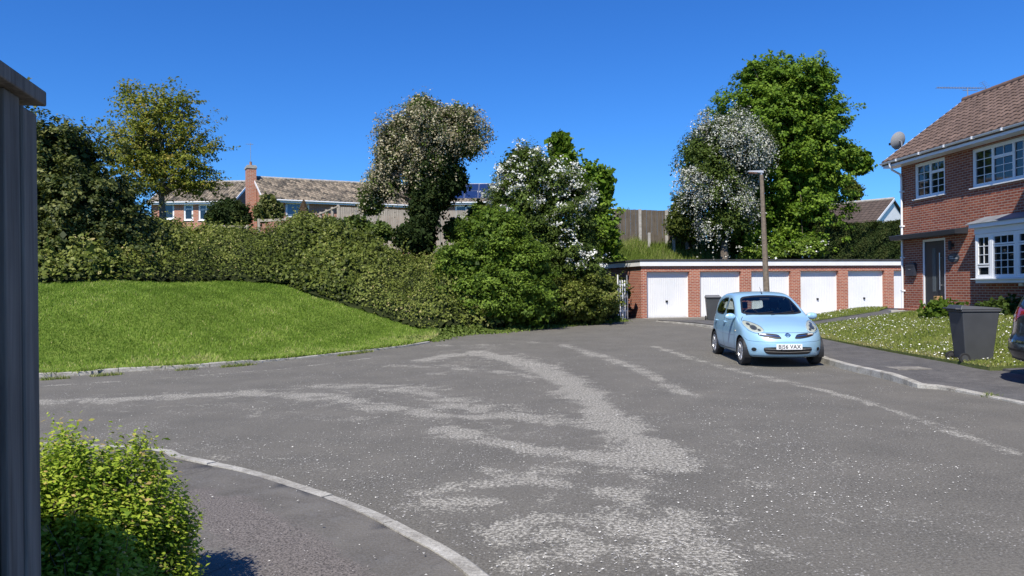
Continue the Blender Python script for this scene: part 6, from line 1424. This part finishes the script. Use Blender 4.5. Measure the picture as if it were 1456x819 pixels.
# ================================================================ wheelie bins
def build_bin(loc, rz, label, h=1.08, lidmat=None, group=None):
    e = empty('wheelie_bin', loc, rz, label, 'wheelie bin', group); MBn = plain('dark_grey_bin_plastic', (.055, .058, .062), .5, var=.12)
    # local: front -Y, wheels at +Y (back)
    b = MB(); w0, w1, d0, d1 = .225, .29, .24, .34
    b.hexa([(-w0, -d0, .05), (w0, -d0, .05), (w0, d0+.02, .05), (-w0, d0+.02, .05)], [(-w1, -d1, h-.12), (w1, -d1, h-.12), (w1, d1, h-.12), (-w1, d1, h-.12)]); b.box(-w1-.02, w1+.02, -d1-.03, d1+.02, h-.119, h-.075)
    body = b.build('bin_body', MBn, e, bevel=.018, seg=3)
    b = MB()
    for s in (-1, 1):
        for k in range(3): b.box(s*(w1-.02)-.012, s*(w1-.02)+.012, -d1+.12+k*.22, -d1+.14+k*.22, h-.20, h-.121)
    b.build('rim_rib', MBn, body)
    b = MB(); b.hexa([(-w1-.03, -d1-.06, h-.07), (w1+.03, -d1-.06, h-.07), (w1+.03, d1+.05, h-.07), (-w1-.03, d1+.05, h-.07)], [(-w1+.02, -d1+.0, h-.035), (w1-.02, -d1+.0, h-.035), (w1-.02, d1, h+.02), (-w1+.02, d1, h+.02)]); lid = b.build('lid', lidmat or MBn, e, bevel=.015, seg=3)
    b = MB(); b.tube([(-w1+.03, d1+.02, h-.06), (-w1+.03, d1+.10, h-.05), (w1-.03, d1+.10, h-.05), (w1-.03, d1+.02, h-.06)], .017, 10); b.build('handle', MBn, e, smooth=True)
    for s in (-1, 1):
        b = MB(); b.lathe([(0, -.03), (.06, -.03), (.07, -.022), (.098, -.026), (.105, -.015), (.105, .015), (.098, .026), (.07, .022), (.06, .03), (0, .03)], 28, 'X'); wo = b.build('wheel', M_tyre, e, smooth=True); wo.location = (s*(w0+.045), d0+.06, .105)
        b = MB(); b.lathe([(0, .032*s), (.058, .032*s), (.062, .024*s)], 20, 'X'); b.build('hub', MBn, wo)
    b = MB(); b.tube([(-w0-.04, d0+.06, .105), (w0+.04, d0+.06, .105)], .012, 8); b.build('axle', M_trim, e)
    return e
# back of the bin (wheels) points to (-.95,.3)
bx, by = gnd(1390, 517, .13)
build_bin((bx+.02, by+.15, float(rpz(8.7, by))+.02), math.atan2(.10, -.98)-math.pi/2, 'big dark grey wheelie bin standing at the lawn edge beside the dark car', h=1.12)
p = at(1014, 456, 30.5); build_bin((p.x, 30.5, float(Hroad(0, 30.5))+.02), R(-10), 'small black wheelie bin behind the pale blue car before the garage doors', h=1.05, lidmat=plain('faded_grey_lid', (.16, .16, .165), .6))

# ================================================================ lamp post and small things
def build_lamp():
    base = Vector((7.55, 22, .24)); top = at(1082.5, 244, 22); e = empty('street_lamp', base, 0, 'slender leaning concrete street lamp standing behind the pale blue car', 'street lamp')
    mp = plain('lamp_concrete', (.17, .135, .10), .9, var=.3, vscale=14); t = top-base; b = MB(); b.tube([(0, 0, -.3), (0, 0, 0), tuple(t*.18)], [.115, .115, .11], 8); b.tube([tuple(t*.181), tuple(t*.5), tuple(t*.98)], [.095, .078, .055], 8); b.build('column', mp, e)
    b = MB(); b.tube([tuple(t*.97), tuple(t), tuple(t+Vector((-.04, 0, .02)))], [.045, .045, .04], 10); b.build('bracket', M_metal, e)
    b = MB(); x, y, z = t; b.hexa([(x-.40, y-.07, z-.005), (x+.06, y-.06, z-.05), (x+.06, y+.06, z-.05), (x-.40, y+.07, z-.005)], [(x-.38, y-.05, z+.025), (x+.05, y-.045, z+.03), (x+.05, y+.045, z+.03), (x-.38, y+.05, z+.025)]); lo = b.build('lantern', plain('lantern_grey', (.36, .38, .41), .4), e, bevel=.012)
    b = MB(); b.hexa([(x-.36, y-.05, z-.03), (x-.12, y-.045, z-.05), (x-.12, y+.045, z-.05), (x-.36, y+.05, z-.03)], [(x-.37, y-.052, z-.010), (x-.11, y-.05, z-.034), (x-.11, y+.05, z-.034), (x-.37, y+.052, z-.010)]); b.build('lamp_glass', M_lens, lo)
build_lamp()
def small_things():
    # low step wall, black planter box, cut post, doorstep plants before the near house
    p = at(1300, 446, 23.9); o = MB().box(-.75, .55, -.12, .12, -.25, .12).build('step_wall', M_conc, bevel=.012); o.location = (p.x, 23.9, p.z); o.rotation_euler = (0, 0, R(-6)); setp(o, 'low pale stone step wall in front of the near house corner', 'low wall')
    p = at(1275.5, 447, 24.2); b = MB(); b.box(-.17, .17, -.14, .14, -.2, .10); b.box(-.185, .185, -.155, .155, .101, .13); o = b.build('planter_box', M_trim, bevel=.008); o.location = (p.x, 24.2, p.z); setp(o, 'small black box beside the pale step wall near the white downpipe', 'planter box')
    p = at(1334, 446, 21.2); b = MB(); b.box(-.085, .085, -.085, .085, -.1, .50); o = b.build('timber_post', plain('fresh_timber', (.42, .25, .11), .8, var=.25), bevel=.012); o.location = (p.x, 21.2, p.z); setp(o, 'short square timber post among the plants by the front door', 'post')
    ctree('doorstep_plant', 'low green plant growing round the timber post by the front door', 'plant', (0, 0, 0), [bl(1338, 448, 20.9, 12, 7, .25), bl(1350, 451, 20.7, 8, 5, .2)], None,
          dict(pts=dict(nc=90, lpc=40, rc=.10, surf=.5, flat=.8), size=.06, asp=.5, mat=L_bush, opt=dict(tmean=.6, tclump=.12, tleaf=.15)), 91, core=.5)
    a, c = at(1222, 451, 27.2), at(1270, 447, 26.4); e = MB(); e.hexa([(0, -.05, -.3), (c.x-a.x, c.y-a.y-.05, -.3), (c.x-a.x, c.y-a.y+.05, -.3), (0, .05, -.3)], [(0, -.05, .03), (c.x-a.x, c.y-a.y-.05, .08), (c.x-a.x, c.y-a.y+.05, .08), (0, .05, .03)]); o = e.build('edging_board', M_trim); o.location = a; setp(o, 'low black edging between the far lawn strip and the garage forecourt', 'edging')
    # shaded planting below the bay window
    ctree('bay_shrub', 'dark low shrub in the shade under the bay window', 'shrub', (0, 0, 0), [bl(1412, 452, 19.5, 18, 6, .3), bl(1438, 450, 19.2, 16, 6, .3)], None,
          dict(pts=dict(nc=110, lpc=45, rc=.13, surf=.6, flat=.8), size=.06, asp=.5, mat=L_haw, opt=dict(tmean=.35, tclump=.12, tleaf=.15)), 92, core=.7)
small_things()
